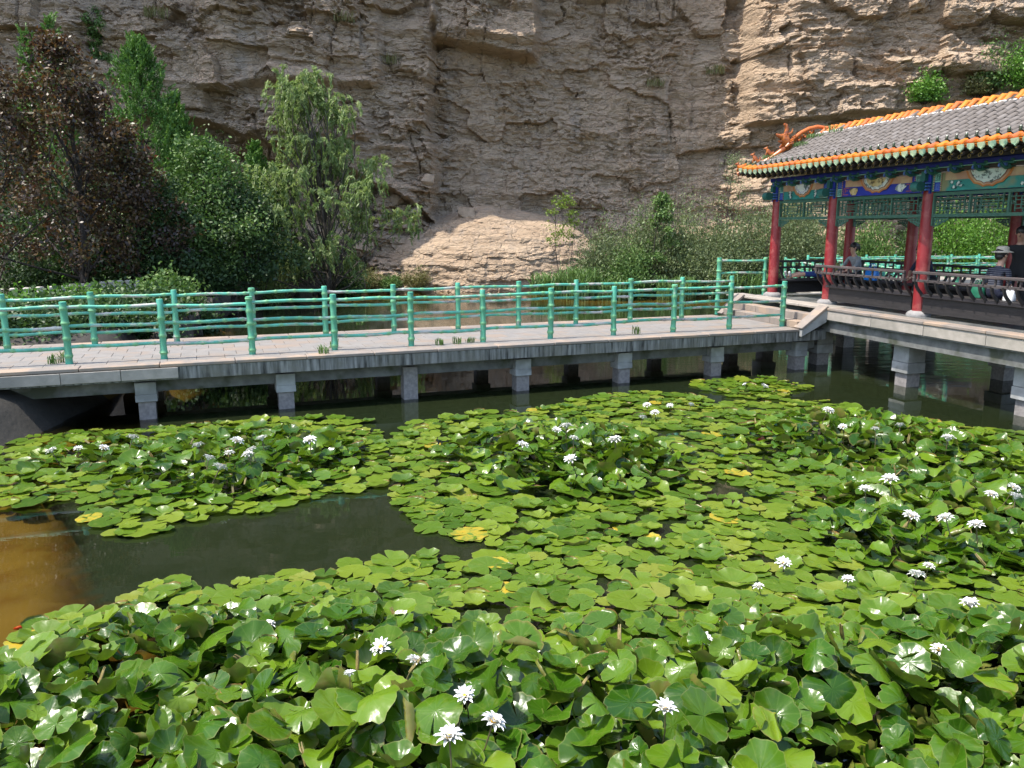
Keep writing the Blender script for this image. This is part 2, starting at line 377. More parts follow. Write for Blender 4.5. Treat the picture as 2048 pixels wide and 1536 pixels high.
    mat('lily_stem', (.10, .09, .03), (.07, .05, .02), 5, .6, .1)
    m, nt, b = nodes('petal'); b.inputs['Base Color'].default_value = (.62, .62, .58, 1); b.inputs['Roughness'].default_value = .5
    b.inputs['Subsurface Weight'].default_value = .0
    mat('petal_pink', (.78, .66, .62), (.8, .72, .68), 8, .5, 0)
    mat('stamen', (.75, .46, .02), (.6, .32, .01), 20, .6, 0)
    # water: clear film of reflection over turbid green water that thins out over the shallows (attribute 'shallow')
    m, nt, b = nodes('pond_water')
    v = coords(nt, (1, 1, 1)); vr = coords(nt, (.55, 1.6, 1))
    deep = ramp(nt, noise(nt, v, .25, 3, .5, False), [(.3, (.0095, .0145, .0065)), (.7, (.0135, .018, .007))])
    nt.links.new(deep, b.inputs['Base Color']); b.inputs['Roughness'].default_value = 1; b.inputs['Specular IOR Level'].default_value = 0
    tp = N(nt, 'BsdfTransparent'); tp.inputs[0].default_value = (.84, .77, .50, 1)
    at = N(nt, 'Attribute', attribute_name='shallow')
    m1 = N(nt, 'MixShader'); nt.links.new(at.outputs['Fac'], m1.inputs[0]); nt.links.new(b.outputs[0], m1.inputs[1]); nt.links.new(tp.outputs[0], m1.inputs[2])
    gl = N(nt, 'BsdfGlossy'); gl.inputs['Roughness'].default_value = .015; gl.inputs[0].default_value = (1, 1, 1, 1)
    fr = N(nt, 'Fresnel'); fr.inputs[0].default_value = 1.36
    bn = N(nt, 'Bump'); bn.inputs['Strength'].default_value = .22; bn.inputs['Distance'].default_value = .02
    ar = N(nt, 'Attribute', attribute_name='ripple'); mr = N(nt, 'Math', operation='MULTIPLY')
    nt.links.new(noise(nt, vr, 3.2, 4, .5, False), mr.inputs[0]); nt.links.new(ar.outputs['Fac'], mr.inputs[1]); nt.links.new(mr.outputs[0], bn.inputs['Height'])
    nt.links.new(bn.outputs[0], gl.inputs['Normal']); nt.links.new(bn.outputs[0], fr.inputs['Normal'])
    m2 = N(nt, 'MixShader'); nt.links.new(fr.outputs[0], m2.inputs[0]); nt.links.new(m1.outputs[0], m2.inputs[1]); nt.links.new(gl.outputs[0], m2.inputs[2])
    nt.links.new(m2.outputs[0], nt.nodes['Material Output'].inputs[0])
    # people and bags
    mat('skin', (.50, .29, .20), (.44, .25, .17), 10, .5, 0)
    mat('skin_tan', (.36, .20, .13), (.32, .17, .11), 10, .5, 0)
    mat('hair', (.010, .008, .008), (.016, .013, .012), 30, .45, .3)
    mat('cloth_grey', (.26, .27, .28), (.20, .21, .22), 6, .9, .3)
    mat('cloth_black', (.010, .010, .011), (.016, .016, .017), 6, .9, .2)
    mat('cloth_navy', (.014, .018, .045), (.010, .013, .03), 6, .9, .3)
    mat('cloth_beige', (.50, .45, .36), (.42, .37, .29), 6, .9, .3)
    mat('cloth_blue', (.02, .05, .20), (.015, .04, .15), 6, .9, .3)
    mat('shoe', (.55, .55, .55), (.10, .10, .10), 9, .6, .1)
    mat('bag_blue', (.01, .20, .62), (.01, .15, .5), 4, .35, .3)
    mat('bag_green', (.01, .14, .075), (.01, .10, .055), 4, .5, .3)
    mat('bag_white', (.72, .72, .72), (.6, .6, .62), 5, .35, .3)
    mat('bag_olive', (.16, .16, .03), (.11, .11, .025), 5, .7, .3)
    m, nt, b = nodes('striped'); v = coords(nt); w = N(nt, 'TexWave', bands_direction='Z'); w.inputs['Scale'].default_value = 9; nt.links.new(v, w.inputs[0])
    nt.links.new(ramp(nt, w.outputs[1], [(.80, (.010, .013, .03)), (.88, (.12, .125, .14))]), b.inputs['Base Color']); b.inputs['Roughness'].default_value = .9
    mat('fish', (.55, .045, .015), (.45, .03, .01), 9, .4, 0)
make_materials()

# ================================================================== THE SETTING
SHORE = np.array([(-9.5, -30), (-8.6, 0), (-7.5, 8), (-7.15, 12), (-7.4, 15), (-8.6, 20), (-10.2, 27), (-10.6, 32), (-9.4, 36.5), (-6.8, 39.4), (-2, 40.2), (2.2, 39.8),
                  (4.5, 37.6), (8, 36.6), (12, 37.6), (17, 38.4), (24, 38), (33, 34), (46, 28), (60, 10)], float)
def shore_sd(X, Y):
    """signed distance to the shoreline, positive over land"""
    best = np.full(X.shape, 1e9)
    for a, b in zip(SHORE[:-1], SHORE[1:]):
        d = b - a; t = np.clip(((X - a[0]) * d[0] + (Y - a[1]) * d[1]) / (d @ d), 0, 1)
        best = np.minimum(best, np.hypot(X - a[0] - t * d[0], Y - a[1] - t * d[1]))
    P = np.vstack([SHORE, [(60, -30)]]); ins = np.zeros(X.shape, bool); j = len(P) - 1
    for i in range(len(P)):
        c = ((P[i, 1] > Y) != (P[j, 1] > Y)) & (X < (P[j, 0] - P[i, 0]) * (Y - P[i, 1]) / (P[j, 1] - P[i, 1] + 1e-12) + P[i, 0])
        ins ^= c; j = i
    return np.where(ins, -best, best)
def ledge(X, Y):
    """1 over the shallow mud ledge along the left bank"""
    e = np.where(Y < 9.6, -5.55 + (9.2 - Y) * .74, -5.85) + .12 * np.sin(Y * 1.7) + .15 * perlin(X * .7, Y * .7, 5)
    return 1 - sst(-.10, .14, X - e)
def ground_z(X, Y):
    X = np.asarray(X, float); Y = np.asarray(Y, float)
    sd = shore_sd(X, Y)
    left = sst(-4, -7.5, X) * sst(39, 34, Y)
    tb = Y - 12.64 - .383 * (X + 7.09)
    hi = .5 + .35 * sst(3.2, 4.4, tb)
    top = hi * left + (1 - left) * (.25 + .25 * sst(1, 5, sd))
    land = WZ - .05 + (top - WZ + .05) * sst(0, .5 + 1.3 * (1 - left), sd) + .10 * fbm(X * .5, Y * .5, 3, 3) * sst(.5, 2, sd)
    far = sst(28, 33, Y)
    bed = WZ - .04 - (1.25 * sst(.3, 2.4, -sd) * (1 - far) + far * (.10 + .55 * sst(2.0, 9.0, -sd)))
    lg = WZ - .16 - .05 * perlin(X * .8, Y * .8, 9)
    L = ledge(X, Y) * (1 - sst(14, 16, Y))
    bed = bed * (1 - L) + np.minimum(lg, WZ - .03) * L
    return np.where(sd > 0, land, bed)

xs = np.concatenate([np.linspace(-240, -32, 14), np.arange(-30, 40, .3), np.linspace(42, 240, 14)])
ys = np.concatenate([np.linspace(-240, -6, 14), np.arange(-4, 52, .3), np.linspace(54, 240, 12)])
GX, GY = np.meshgrid(xs, ys); GZ = ground_z(GX, GY)
far_away = (np.abs(GX) > 41) | (GY < -5) | (GY > 53)
GZ = np.where(far_away, np.where(shore_sd(GX, GY) > 0, .4, -1.4), GZ)
sd_all = shore_sd(GX, GY)
me = npmesh('ground', np.stack([GX, GY, GZ], -1).reshape(-1, 3), grid_faces(len(xs), len(ys)), ['soil', 'bed_mud', 'shaded_bank'], True)
fi = grid_faces(len(xs), len(ys)); under = (GZ.ravel()[fi].mean(1) < WZ - .02)
sdf = sd_all.ravel()[fi].mean(1); cy_ = GY.ravel()[fi].mean(1); cx_ = GX.ravel()[fi].mean(1)
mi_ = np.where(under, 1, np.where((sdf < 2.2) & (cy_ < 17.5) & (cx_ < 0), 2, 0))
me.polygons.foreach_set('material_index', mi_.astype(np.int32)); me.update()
tag(put('ground', me), kind='structure')

# water sheet; 'shallow' follows the real depth of the bed under it
xs = np.concatenate([np.linspace(-60, -16, 8), np.arange(-15, 30, .15), np.linspace(31, 60, 8)])
ys = np.concatenate([np.linspace(-30, 2, 6), np.arange(2.5, 42, .15), np.linspace(43, 46, 2)])
WX, WY = np.meshgrid(xs, ys); depth = WZ - ground_z(WX, WY)
shallow = .92 * (1 - sst(.12, .62, depth))
rip = .14 + .9 * sst(15.5, 19, WY + .12 * WX) * (.55 + .45 * np.clip(perlin(WX * .35, WY * .35, 77) + .5, 0, 1)) + 4.5 * sst(6.5, 9, WX) * sst(15, 18, WY)
me = npmesh('water', np.stack([WX, WY, np.full(WX.shape, WZ)], -1).reshape(-1, 3), grid_faces(len(xs), len(ys)), 'pond_water', True, {'shallow': shallow.ravel(), 'ripple': rip.ravel()})
tag(put('water', me), kind='structure')

# ------------------------------------------------------------------ the cliff
def plan(x): return np.interp(x, [-60, -45, -25, -12, -4, 4, 10, 12.3, 14.2, 20, 28, 45, 60], [26, 32, 37.5, 41.5, 44.2, 45.6, 46.2, 45.6, 43.6, 42.6, 41.6, 38, 33])
def cliff_y(x, z):
    wx = x + .45 * perlin(x * .35, z * .35, 41) + .12 * perlin(x * 1.6, z * 1.6, 43); wz = z + .30 * perlin(x * .22, z * .5, 42) + .10 * perlin(x * 1.1, z * 1.1, 44) + .04 * x
    y = plan(x)
    jag = .45 * perlin(z * .55, z * 0 + .5, 4) + .25 * perlin(z * 1.6, z * 0 + 2.5, 6)
    leftmass = (1 - sst(-4.35, -3.95, x + jag)) * sst(0, .35, wz - np.interp(x, [-40, -14, -9, -6, -4], [8, 7.0, 5.8, 4.4, 3.0]))
    y = y - 1.5 * leftmass
    box = (1 - sst(1.2, 1.9, wx)) * sst(-4.5, -4.1, wx) * sst(12.0, 12.35, wz + .12 * (x + 4))
    y = y - 1.5 * box
    lip = (1 - sst(-6.4, -6.1, wx)) * sst(8.9, 9.25, wz - .12 * (x + 12)) * sst(-15, -13, x); y = y - .75 * lip
    lip2 = (1 - sst(-7.4, -7.1, wx)) * sst(-12.6, -12.2, wx) * sst(6.9, 7.15, wz) * (1 - sst(8.4, 8.7, wz)); y = y - .5 * lip2
    but = sst(12.0, 12.6, x + .4 * perlin(z * .6, z * 0 + .3, 8))
    y = y - but * (.6 + 1.0 * sst(8.7, 9.0, wz - .10 * (x - 13)) - .5 * sst(13.2, 14, x) * (1 - sst(6.6, 7.2, wz)) * sst(5.4, 6, wz))
    rec = sst(-3.8, -3.2, x) * (1 - sst(11, 12, x)) * (1 - sst(12, 12.6, z))      # smoother recessed middle
    amp = 1 - .45 * rec
    y = y - .55 * fbm(x * .16, z * .17, 51, 3) * (1 - .2 * rec)
    v1, e1 = cells(wx / 2.3, wz / 1.5, 61); g1 = hr(np.floor(v1 * 997), np.floor(v1 * 31), 5) - .5
    y = y - amp * (.95 * (v1 - .5))
    v2, e2 = cells(wx / .95 + 7, wz / .62, 71); on2 = np.clip(perlin(x * .35, z * .35, 15) * 1.6 + .65, 0, 1.3)
    y = y - amp * .46 * (v2 - .5) * on2
    v3, e3 = cells(wx / .42, wz / .17, 81); y = y - (.17 * amp + .06) * (v3 - .5) * (.45 + on2 * .7)
    y = y + amp * (.05 * (1 - sst(0, .05, e1)) + .035 * (1 - sst(0, .09, e2)))
    # ledges: undercut beds of rock
    led = np.clip(perlin(x * .16, wz * 1.15, 91), -.2, .6); y = y - .6 * amp * np.clip(led, 0, 1)
    y = y - .035 * perlin(x * .3, wz * 6, 92) * (1 - .5 * rec)
    # vertical joints and flutes
    y = y + .28 * amp * (1 - sst(0, .03, np.abs(perlin(x * .42 + .25 * perlin(z * .4, x * .2, 12), z * .05, 93)))) * sst(-.1, .3, perlin(x * .2, z * .25, 94))
    y = y - rec * (.20 * np.abs(perlin(x * .9, z * .42, 95)) + .13 * fbm(x * 1.3, z * 1.0, 96, 3))
    y = y - .06 * fbm(x * 2.4, z * 2.8, 97, 3) - .10 * np.abs(perlin(x * 1.9, wz * 3.4, 98)) * (.5 + on2)
    v4, e4 = cells(wx / .24 + 3, wz / .11, 85); y = y - .075 * (v4 - .5) * on2
    # talus: rubble apron and the sunlit mound at its foot
    T = np.interp(x, [-30, -13, -10, -8, -6.5, -4.5, -2, 0, 3, 5, 8, 12, 16, 30], [1, 1.4, 3.4, 5.2, 6.0, 5.2, 4.2, 4.0, 4.0, 3.8, 3.4, 3.2, 3.0, 2.5]) + .35 * fbm(x * .8, x * 0 + z * .2, 101, 3)
    lump = cells(wx / .8, wz / .62, 105)[0]
    q = np.clip(T - z, 0, 20)
    y = y - q * .50 - sst(0, 1.2, q) * (.45 * (lump - .5) + .10 * fbm(x * 1.6, z * 2.2, 108, 3))
    # the smooth pale hump at the foot of the wall
    xm = x + .55 * perlin(x * .45, z * .5, 113); zc = z / (4.15 + .25 * perlin(x * .5, x * 0 + .4, 114))
    rr = np.clip(1 - np.abs((xm + 1.3) / 7.2) ** 2.0 - np.where(zc > 0, zc ** 1.9, 0), 0, 1)
    ym = 45.6 - 6.3 * rr ** .5 + .10 * perlin(x * .35, z * 3.0, 107) + .12 * (cells(wx / .75, wz / .26, 109)[0] - .5) + .06 * fbm(x * 1.5, z * 2.0, 115, 3) + .05 * perlin(x * 3, z * 6, 116)
    y = np.where(rr > 0, np.minimum(y, ym), y)
    # brow out of view, its edge shaped to throw shade on the wall below
    edge = np.interp(x, [-60, -20, -14, -8, 0, 6, 9], SHADE_BROW) + .35 * perlin(x * .4, x * 0, 111)
    k = sst(15.2, 17.5, z) * (1 - sst(6.6, 8.8, x)); y = np.where(y > edge, y * (1 - k) + edge * k, y)
    y = y + 14 * np.clip(z - 25, 0, 9) / 2.5
    return y
SHADE_BROW = [22, 35.4, 39.4, 40.5, 43.0, 43.8, 44.4]
xs = np.concatenate([np.arange(-60, -31, 1.0), np.arange(-31, 31, .072), np.arange(31.3, 61, 1.0)])
zs = np.concatenate([np.arange(-1.6, 14.6, .058), np.arange(14.8, 27.5, .35), [29, 32]])
CX, CZ = np.meshgrid(xs, zs); CY = cliff_y(CX, CZ)
me = npmesh('cliff', np.stack([CX, CY, CZ], -1).reshape(-1, 3), grid_faces(len(xs), len(zs)), 'sandstone', False)
tag(put('cliff', me), kind='structure')

# fallen blocks on the talus
def rock_mesh(seed, sub=2, squash=(1, .8, .7)):
    bm = bmesh.new(); bmesh.ops.create_cube(bm, size=1.4)
    bmesh.ops.subdivide_edges(bm, edges=bm.edges, cuts=3, use_grid_fill=True)
    r = random.Random(seed); planes = [(Vector((r.gauss(0, 1), r.gauss(0, 1), r.gauss(0, 1))).normalized(), r.uniform(.5, .75)) for _ in range(9)]
    for v in bm.verts:
        for n, d in planes:
            q = v.co.dot(n) - d
            if q > 0: v.co -= n * q
        nn = float(perlin(np.array([v.co.x * 2 + seed]), np.array([v.co.y * 2 + v.co.z]), seed)[0]); v.co *= 1 + .10 * nn
        v.co = Vector((v.co.x * squash[0], v.co.y * squash[1], v.co.z * squash[2]))
    me = bpy.data.meshes.new('boulder'); bm.to_mesh(me); bm.free(); me.materials.append(MATS['rock']); return me
for k, (px, py, sz, lab) in enumerate([(935, 428, .62, 'square tan boulder at the top of the sunlit mound'), (838, 428, .50, 'grey boulder lodged in the rubble left of the square tan one'), (862, 468, .34, 'small reddish boulder on the shaded rubble above the mound'),
        (915, 384, .34, 'upright block leaning on the cliff foot above the square boulder'), (862, 366, .55, 'large dark rock mass high on the rubble beside the willow'),
        (730, 492, .75, 'rounded boulder at the foot of the rubble right of the willow trunk'), (902, 458, .22, 'pale flat stone lying on the shadow edge of the mound'),
        (800, 400, .45, 'angular boulder half hidden by the willow edge')]):
    zz = CAMH + (457 - py) * 42 / 1600; xx = (px - 1024) / 1600 * 42
    yy = float(cliff_y(np.array([xx]), np.array([zz]))[0]); xx = (px - 1024) / 1600 * yy; yy = float(cliff_y(np.array([xx]), np.array([zz]))[0])
    o = put('boulder', rock_mesh(k + 3, squash=(1, .85, .75 + .1 * (k % 3))), loc=(xx, yy - sz * .25, zz), rot=(.2 * k, .1, k * 1.3), scale=(sz,) * 3)
    tag(o, lab, 'boulder', 'boulders on the rubble slope')

# stone edging along the left and far shore: separate rough stones
wall = thing('shore_wall', 'dark rough stone edging along the far left shore below the picket fence', 'stone wall', (-9.6, 33, 0))
rs = [rock_mesh(40 + i, squash=(1, .7, .9)) for i in range(5)]
for m_ in rs: m_.materials[0] = MATS['bank_stone']
def along(poly, step):
    out = []; rem = 0
    for a, b in zip(poly[:-1], poly[1:]):
        a = np.array(a, float); b = np.array(b, float); L = np.linalg.norm(b - a); t = rem
        while t < L: out.append((*(a + (b - a) * t / L), math.atan2(b[1] - a[1], b[0] - a[0]))); t += step
        rem = t - L
    return out
for i, (x, y, a) in enumerate(along([(-7.5, 15.6), (-7.6, 16.2), (-8.45, 19.5), (-10.1, 27), (-10.45, 32), (-9.3, 36.4), (-7.2, 39)], .62)):
    s = random.uniform(.42, .6)
    put('stone', rs[i % 5], wall, (x + 9.6 + random.uniform(-.06, .06), y - 33, .22 + random.uniform(-.1, .14)), (random.uniform(-.15, .15), random.uniform(-.15, .15), a + random.uniform(-.2, .2)), (s, s * .8, s * random.uniform(1.0, 1.5)))

# ================================================================== FOOTBRIDGE
DECK = .82
BR = math.atan2(.358, .934)
bridge = thing('footbridge', 'stone-paved footbridge on square piers with green bamboo-style railings', 'footbridge', (-7.09, 12.64, 0), BR)
BX0, BX1 = -4.4, 14.75      # local extent along the deck
YN, YF = -.56, 2.62         # near and far edges
LNODE = 'node'
def bamboo(name, L, r, seed, axis='z', step=.3, n=10):
    """bamboo pole from 0..L with swollen joints"""
    R = random.Random(seed); mb = MB(); path = []; rad = []; nod = []
    joints = []; t = R.uniform(.06, .14) if axis == 'z' else R.uniform(.05, .3)
    while t < L - .02: joints.append(t); t += step * R.uniform(.8, 1.25)
    ts = sorted(set([0, L] + [max(0, min(L, j + o)) for j in joints for o in (-.045, -.016, 0, .016, .045)] + ([L * i / 12 for i in range(13)] if axis == 'x' else [])))
    ph = R.uniform(0, 6); am = .009 if axis == 'x' else .005
    for t in ts:
        dj = min([abs(t - j) for j in joints] or [9])
        k = 1 + .26 * max(0, 1 - dj / .04); rr = r * k * R.uniform(.95, 1.05)
        w = (am * math.sin(t * 4.3 + ph) * min(1, 5 * t, 5 * (L - t)), am * math.cos(t * 3.1 + ph) * min(1, 5 * t, 5 * (L - t)))
        path.append((w[0], w[1], t) if axis == 'z' else (t, w[0], w[1])); rad.append(rr); nod.append(1.0 if dj < .02 else (.45 if dj < .05 else 0))
    if axis == 'z': path.append((path[-1][0], path[-1][1], L + .008)); rad.append(r * .8); nod.append(.6)
    mb.tube(path, rad, n); me = mb.mesh(name, 'bamboo_post' if axis == 'z' else 'bamboo_rail', 50)
    a = me.attributes.new('node', 'FLOAT', 'POINT'); a.data.foreach_set('value', np.repeat(np.array(nod, np.float32), n)); return me
PM = [bamboo('post', .99, .055, i, 'z', .25) for i in range(6)]
RM = [bamboo('rail', 1.4, .029, 20 + i, 'x', .33, 8) for i in range(8)]
def railing(par, x0, y, n, dz=0, skip=(), first=0):
    for k in range(first, n):
        put('post', PM[(k * 5 + int(y * 3)) % 6], par, (x0 + 1.4 * k, y, DECK), (0, random.uniform(-.012, .012), random.uniform(0, 6)))
        if k < n - 1:
            for h in (.26, .59, .89):
                put('rail', RM[random.randrange(8)], par, (x0 + 1.4 * k, y, DECK + h + random.uniform(-.015, .015)), (random.uniform(0, 6), random.uniform(-.012, .012), 0))
railing(bridge, 0, 0, 11, first=-2)
railing(bridge, .15, 2.09, 11, first=-3)
# deck
mb = MB(); mb.box(((BX0 + BX1) / 2, (YN + YF) / 2, DECK - .13), (BX1 - BX0, YF - YN - .08, .18)); mb.build('deck_slab', 'concrete_wet', bridge)
sl_w, sl_d = .45, (YF - YN - .60) / 6
m_ = [MB().box((0, 0, 0), (sl_w - .006, sl_d - .006, .04), bev=.003).mesh('paving_slab', 'paving') for _ in range(1)][0]
for j in range(6):
    for i in range(int((BX1 - BX0) / sl_w)):
        put('paving_slab', m_, bridge, (BX0 + sl_w * (i + .5) + (.2 if j % 2 else 0), YN + .30 + sl_d * (j + .5), DECK - .02 + random.uniform(-.001, .001)))
cl = 1.15
for yy, nm in ((YN + .14, 0), (YF - .14, 1)):
    me = MB().box((0, 0, 0), (cl - .01, .30, .055), bev=.008).mesh('coping_stone', 'coping')
    for i in range(int((BX1 - BX0) / cl)):
        if nm == 0 and BX0 + cl * (i + .5) > BX1: continue
        put('coping_stone', me, bridge, (BX0 + cl * (i + .5), yy, DECK - .022 + random.uniform(-.003, .003)), (0, random.uniform(-.003, .003), random.uniform(-.004, .004)))
for yy in (YN + .035, YF - .035):
    mb = MB(); mb.box(((BX0 + BX1) / 2, yy, DECK - .155), (BX1 - BX0, .07, .20)); mb.build('fascia', 'fascia', bridge)
# stone facing panels on the left stretch of the fascia
me = MB().box((0, 0, 0), (.83, .03, .17), bev=.004).mesh('facing_panel', 'stone_pale')
for i in range(5): put('facing_panel', me, bridge, (1.20 - .84 * i, YN - .012, DECK - .145))
for yy in (-.02, 2.1):
    mb = MB(); mb.box(((BX0 + BX1) / 2, yy, DECK - .36), (BX1 - BX0, .34, .28)); mb.build('beam', 'concrete_wet', bridge)
mb = MB()
for i in range(8): mb.box((.95 + 2.24 * i - 2.24, 1.05, DECK - .34), (.26, 1.75, .22))
for i in range(8): MB().box((0, 0, 0), (.26, 1.75, .22)).build('cross_beam', 'concrete_wet', bridge, (.95 + 2.24 * i - 2.24, 1.04, DECK - .335))
def pier_meshes(w, ztop):
    sh = MB(); sh.box((0, 0, -.55), (w * .8, w * .8, 1.9)); shaft = sh.mesh('shaft', 'pier_raw')
    up = MB(); up.box((0, 0, 0), (w, w, .20), bev=.006); up.box((0, 0, -.16), (w * 1.03, w * 1.03, .12), bev=.006)
    return shaft, up.mesh('casing', 'pier_panel')
SH, UP = pier_meshes(.32, .5)
for i in range(7):
    for yy in (-.18, 2.2):
        x = 1.10 + 2.2 * i
        p = put('pier', SH, bridge, (x, yy, .08)); p['label'] = 'square concrete pier standing in the pond'
        if not (i == 2 and yy < 0): put('casing', UP, p, (0, 0, .32))
# little weeds sprouting in the deck joints

# ================================================================== PAVILION (covered gallery)
FLOOR = 1.27
A = Vector((.28, -.96)).normalized(); PR = math.atan2(A.y, A.x)
C1 = Vector((6.6, 20.36))
pav = thing('pavilion', 'covered gallery pavilion with red columns and orange-edged grey tile roof', 'pavilion', (C1.x, C1.y, FLOOR), PR)
def P2W(x, y, z=0): return Vector((C1.x + A.x * x - A.y * y, C1.y + A.y * x + A.x * y, FLOOR + z))
COLX = [0, 2.14, 4.89, 7.64, 10.39]; WD = 2.2; XE = 11.0
ROT90 = Euler((0, 0, 0))
# --- platform
mb = MB(); mb.box(((3.05 + XE) / 2 + .3, (WD + .7 - .7) / 2, -.17), (XE - 3.05 + .6, WD + 1.36, .22)); mb.box((.95, WD / 2 + .2, -.17), (4.2, WD + .96, .215)); mb.build('platform', 'concrete_wet', pav)
mb = MB(); mb.box((XE / 2 - .1, WD / 2, -.03), (XE + .4, WD + .5, .05)); mb.build('floor', 'floor_slab', pav)
me = MB().box((0, 0, 0), (1.36, .34, .055), bev=.008).mesh('coping_stone', 'coping')
for i in range(6): put('coping_stone', me, pav, (3.05 + .68 + 1.37 * i, -.55, -.024 + random.uniform(-.002, .003)))
me2 = MB().box((0, 0, 0), (1.36, .05, .20), bev=.006).mesh('facing_panel', 'stone_pale')
for i in range(6): put('facing_panel', me2, pav, (3.05 + .68 + 1.37 * i, -.675, -.155))
me3 = MB().box((0, 0, 0), (1.02, .50, .055), bev=.008).mesh('coping_stone', 'stone_pale')
for i in range(4): put('coping_stone', me3, pav, (-.72 + 1.03 * i + .2, -.45, -.022 + random.uniform(-.002, .003)))
mb = MB(); mb.box((5.6, -.45, -.40), (11.6, .3, .26)); mb.build('beam', 'concrete_wet', pav)
mb = MB(); mb.box((5.6, WD + .3, -.40), (11.6, .3, .26)); mb.build('beam', 'concrete_wet', pav)
# steps down to the bridge
for k, (y0, z) in enumerate(((-.70, -.15), (-.97, -.30))):
    for i in range(3):
        put('step', MB().box((0, 0, 0), (1.0, .30, .15), bev=.006).mesh('step', 'coping'), pav, (.32 + 1.01 * i, y0 - .15, z - .075))
# sloping cheek stone beside the steps
ang = math.atan2(.45, .55)
mb = MB(); mb.prism([(-.70, 0), (-.70, -.30), (-1.30, -.60), (-1.30, -.44)], .24, Matrix(((0, 0, 1, 2.84), (1, 0, 0, 0), (0, 1, 0, 0), (0, 0, 0, 1)))); ck = mb.build('cheek', 'pier_panel', pav)
MB().box((2.95, -1.0, -.205), (.30, .78, .06), Euler((ang * .93, 0, 0)), bev=.008).build('cheek_coping', 'coping', pav)
MB().box((-.30, -1.0, -.205), (.30, .78, .06), Euler((ang * .93, 0, 0)), bev=.008).build('cheek_coping', 'coping', pav)
# piers
SH2, UP2 = MB().box((0, 0, -1.1), (.31, .31, 1.5)).mesh('shaft', 'pier_raw'), MB().box((0, 0, -.44), (.41, .41, .56), bev=.008).box((0, 0, -.83), (.43, .43, .21), bev=.008).mesh('casing', 'pier_panel')
for i, x in enumerate(COLX):
    for y in (-.12, WD + .1):
        p = put('pier', SH2, pav, (x, y, -.18)); put('casing', UP2, p)
# --- columns
cm = MB().lathe([(.122, .05), (.125, 1.2), (.118, 2.42)], n=20).mesh('column', 'red_paint', 40)
dm = MB().lathe([(.22, -.01), (.225, .03), (.20, .07), (.15, .10)], n=18).mesh('column_base', 'drum', 40)
for x in COLX:
    for y in (0, WD):
        c = put('column', cm, pav, (x, y, 0)); put('column_base', dm, c)
# --- painted beams, front and back
def scallop(w, h, s, n=15):
    """half medallion hanging from y=0, scale s"""
    pts = []
    for i in range(n + 1):
        t = i / n; x = (t - .5) * w * s; e = 1 - (2 * t - 1) ** 2
        pts.append((x, -h * s * (max(e, 0) ** .62) * (1 + .06 * math.cos(t * 2 * math.pi * 5)) - (.02 * s if abs(t - .5) < .02 else 0)))
    return pts[::-1] + []
def Mface(x, y, z):   # local XY of a painted motif -> wall plane facing -Y
    return Matrix(((1, 0, 0, x), (0, 0, 1, y), (0, 1, 0, z), (0, 0, 0, 1)))
def motif(poly, x, y, z, m, par, name='painted_motif', th=.004):
    return MB().prism(poly[::-1], -th, Mface(x, y, z)).build(name, m, par)
ZB = 2.36; 
def spiral(cx, cy, s, turns=3, sq=True):
    out = []; d = s; x, y = cx - s / 2, cy - s / 2; pts = [(x, y)]; dirs = [(1, 0), (0, 1), (-1, 0), (0, -1)]; k = 0
    while d > s * .15:
        for _ in range(2):
            x += dirs[k % 4][0] * d; y += dirs[k % 4][1] * d; pts.append((x, y)); k += 1
        d -= s * .22
    return pts
def strokes(lines, w, y, m, par, name):
    mb = MB()
    for (a, b) in lines:
        dx, dz = b[0] - a[0], b[1] - a[1]; L = math.hypot(dx, dz)
        mb.box(((a[0] + b[0]) / 2, y, (a[1] + b[1]) / 2), (L + w, .004, w), Euler((0, -math.atan2(dz, dx), 0)))
    return mb.build(name, m, par)
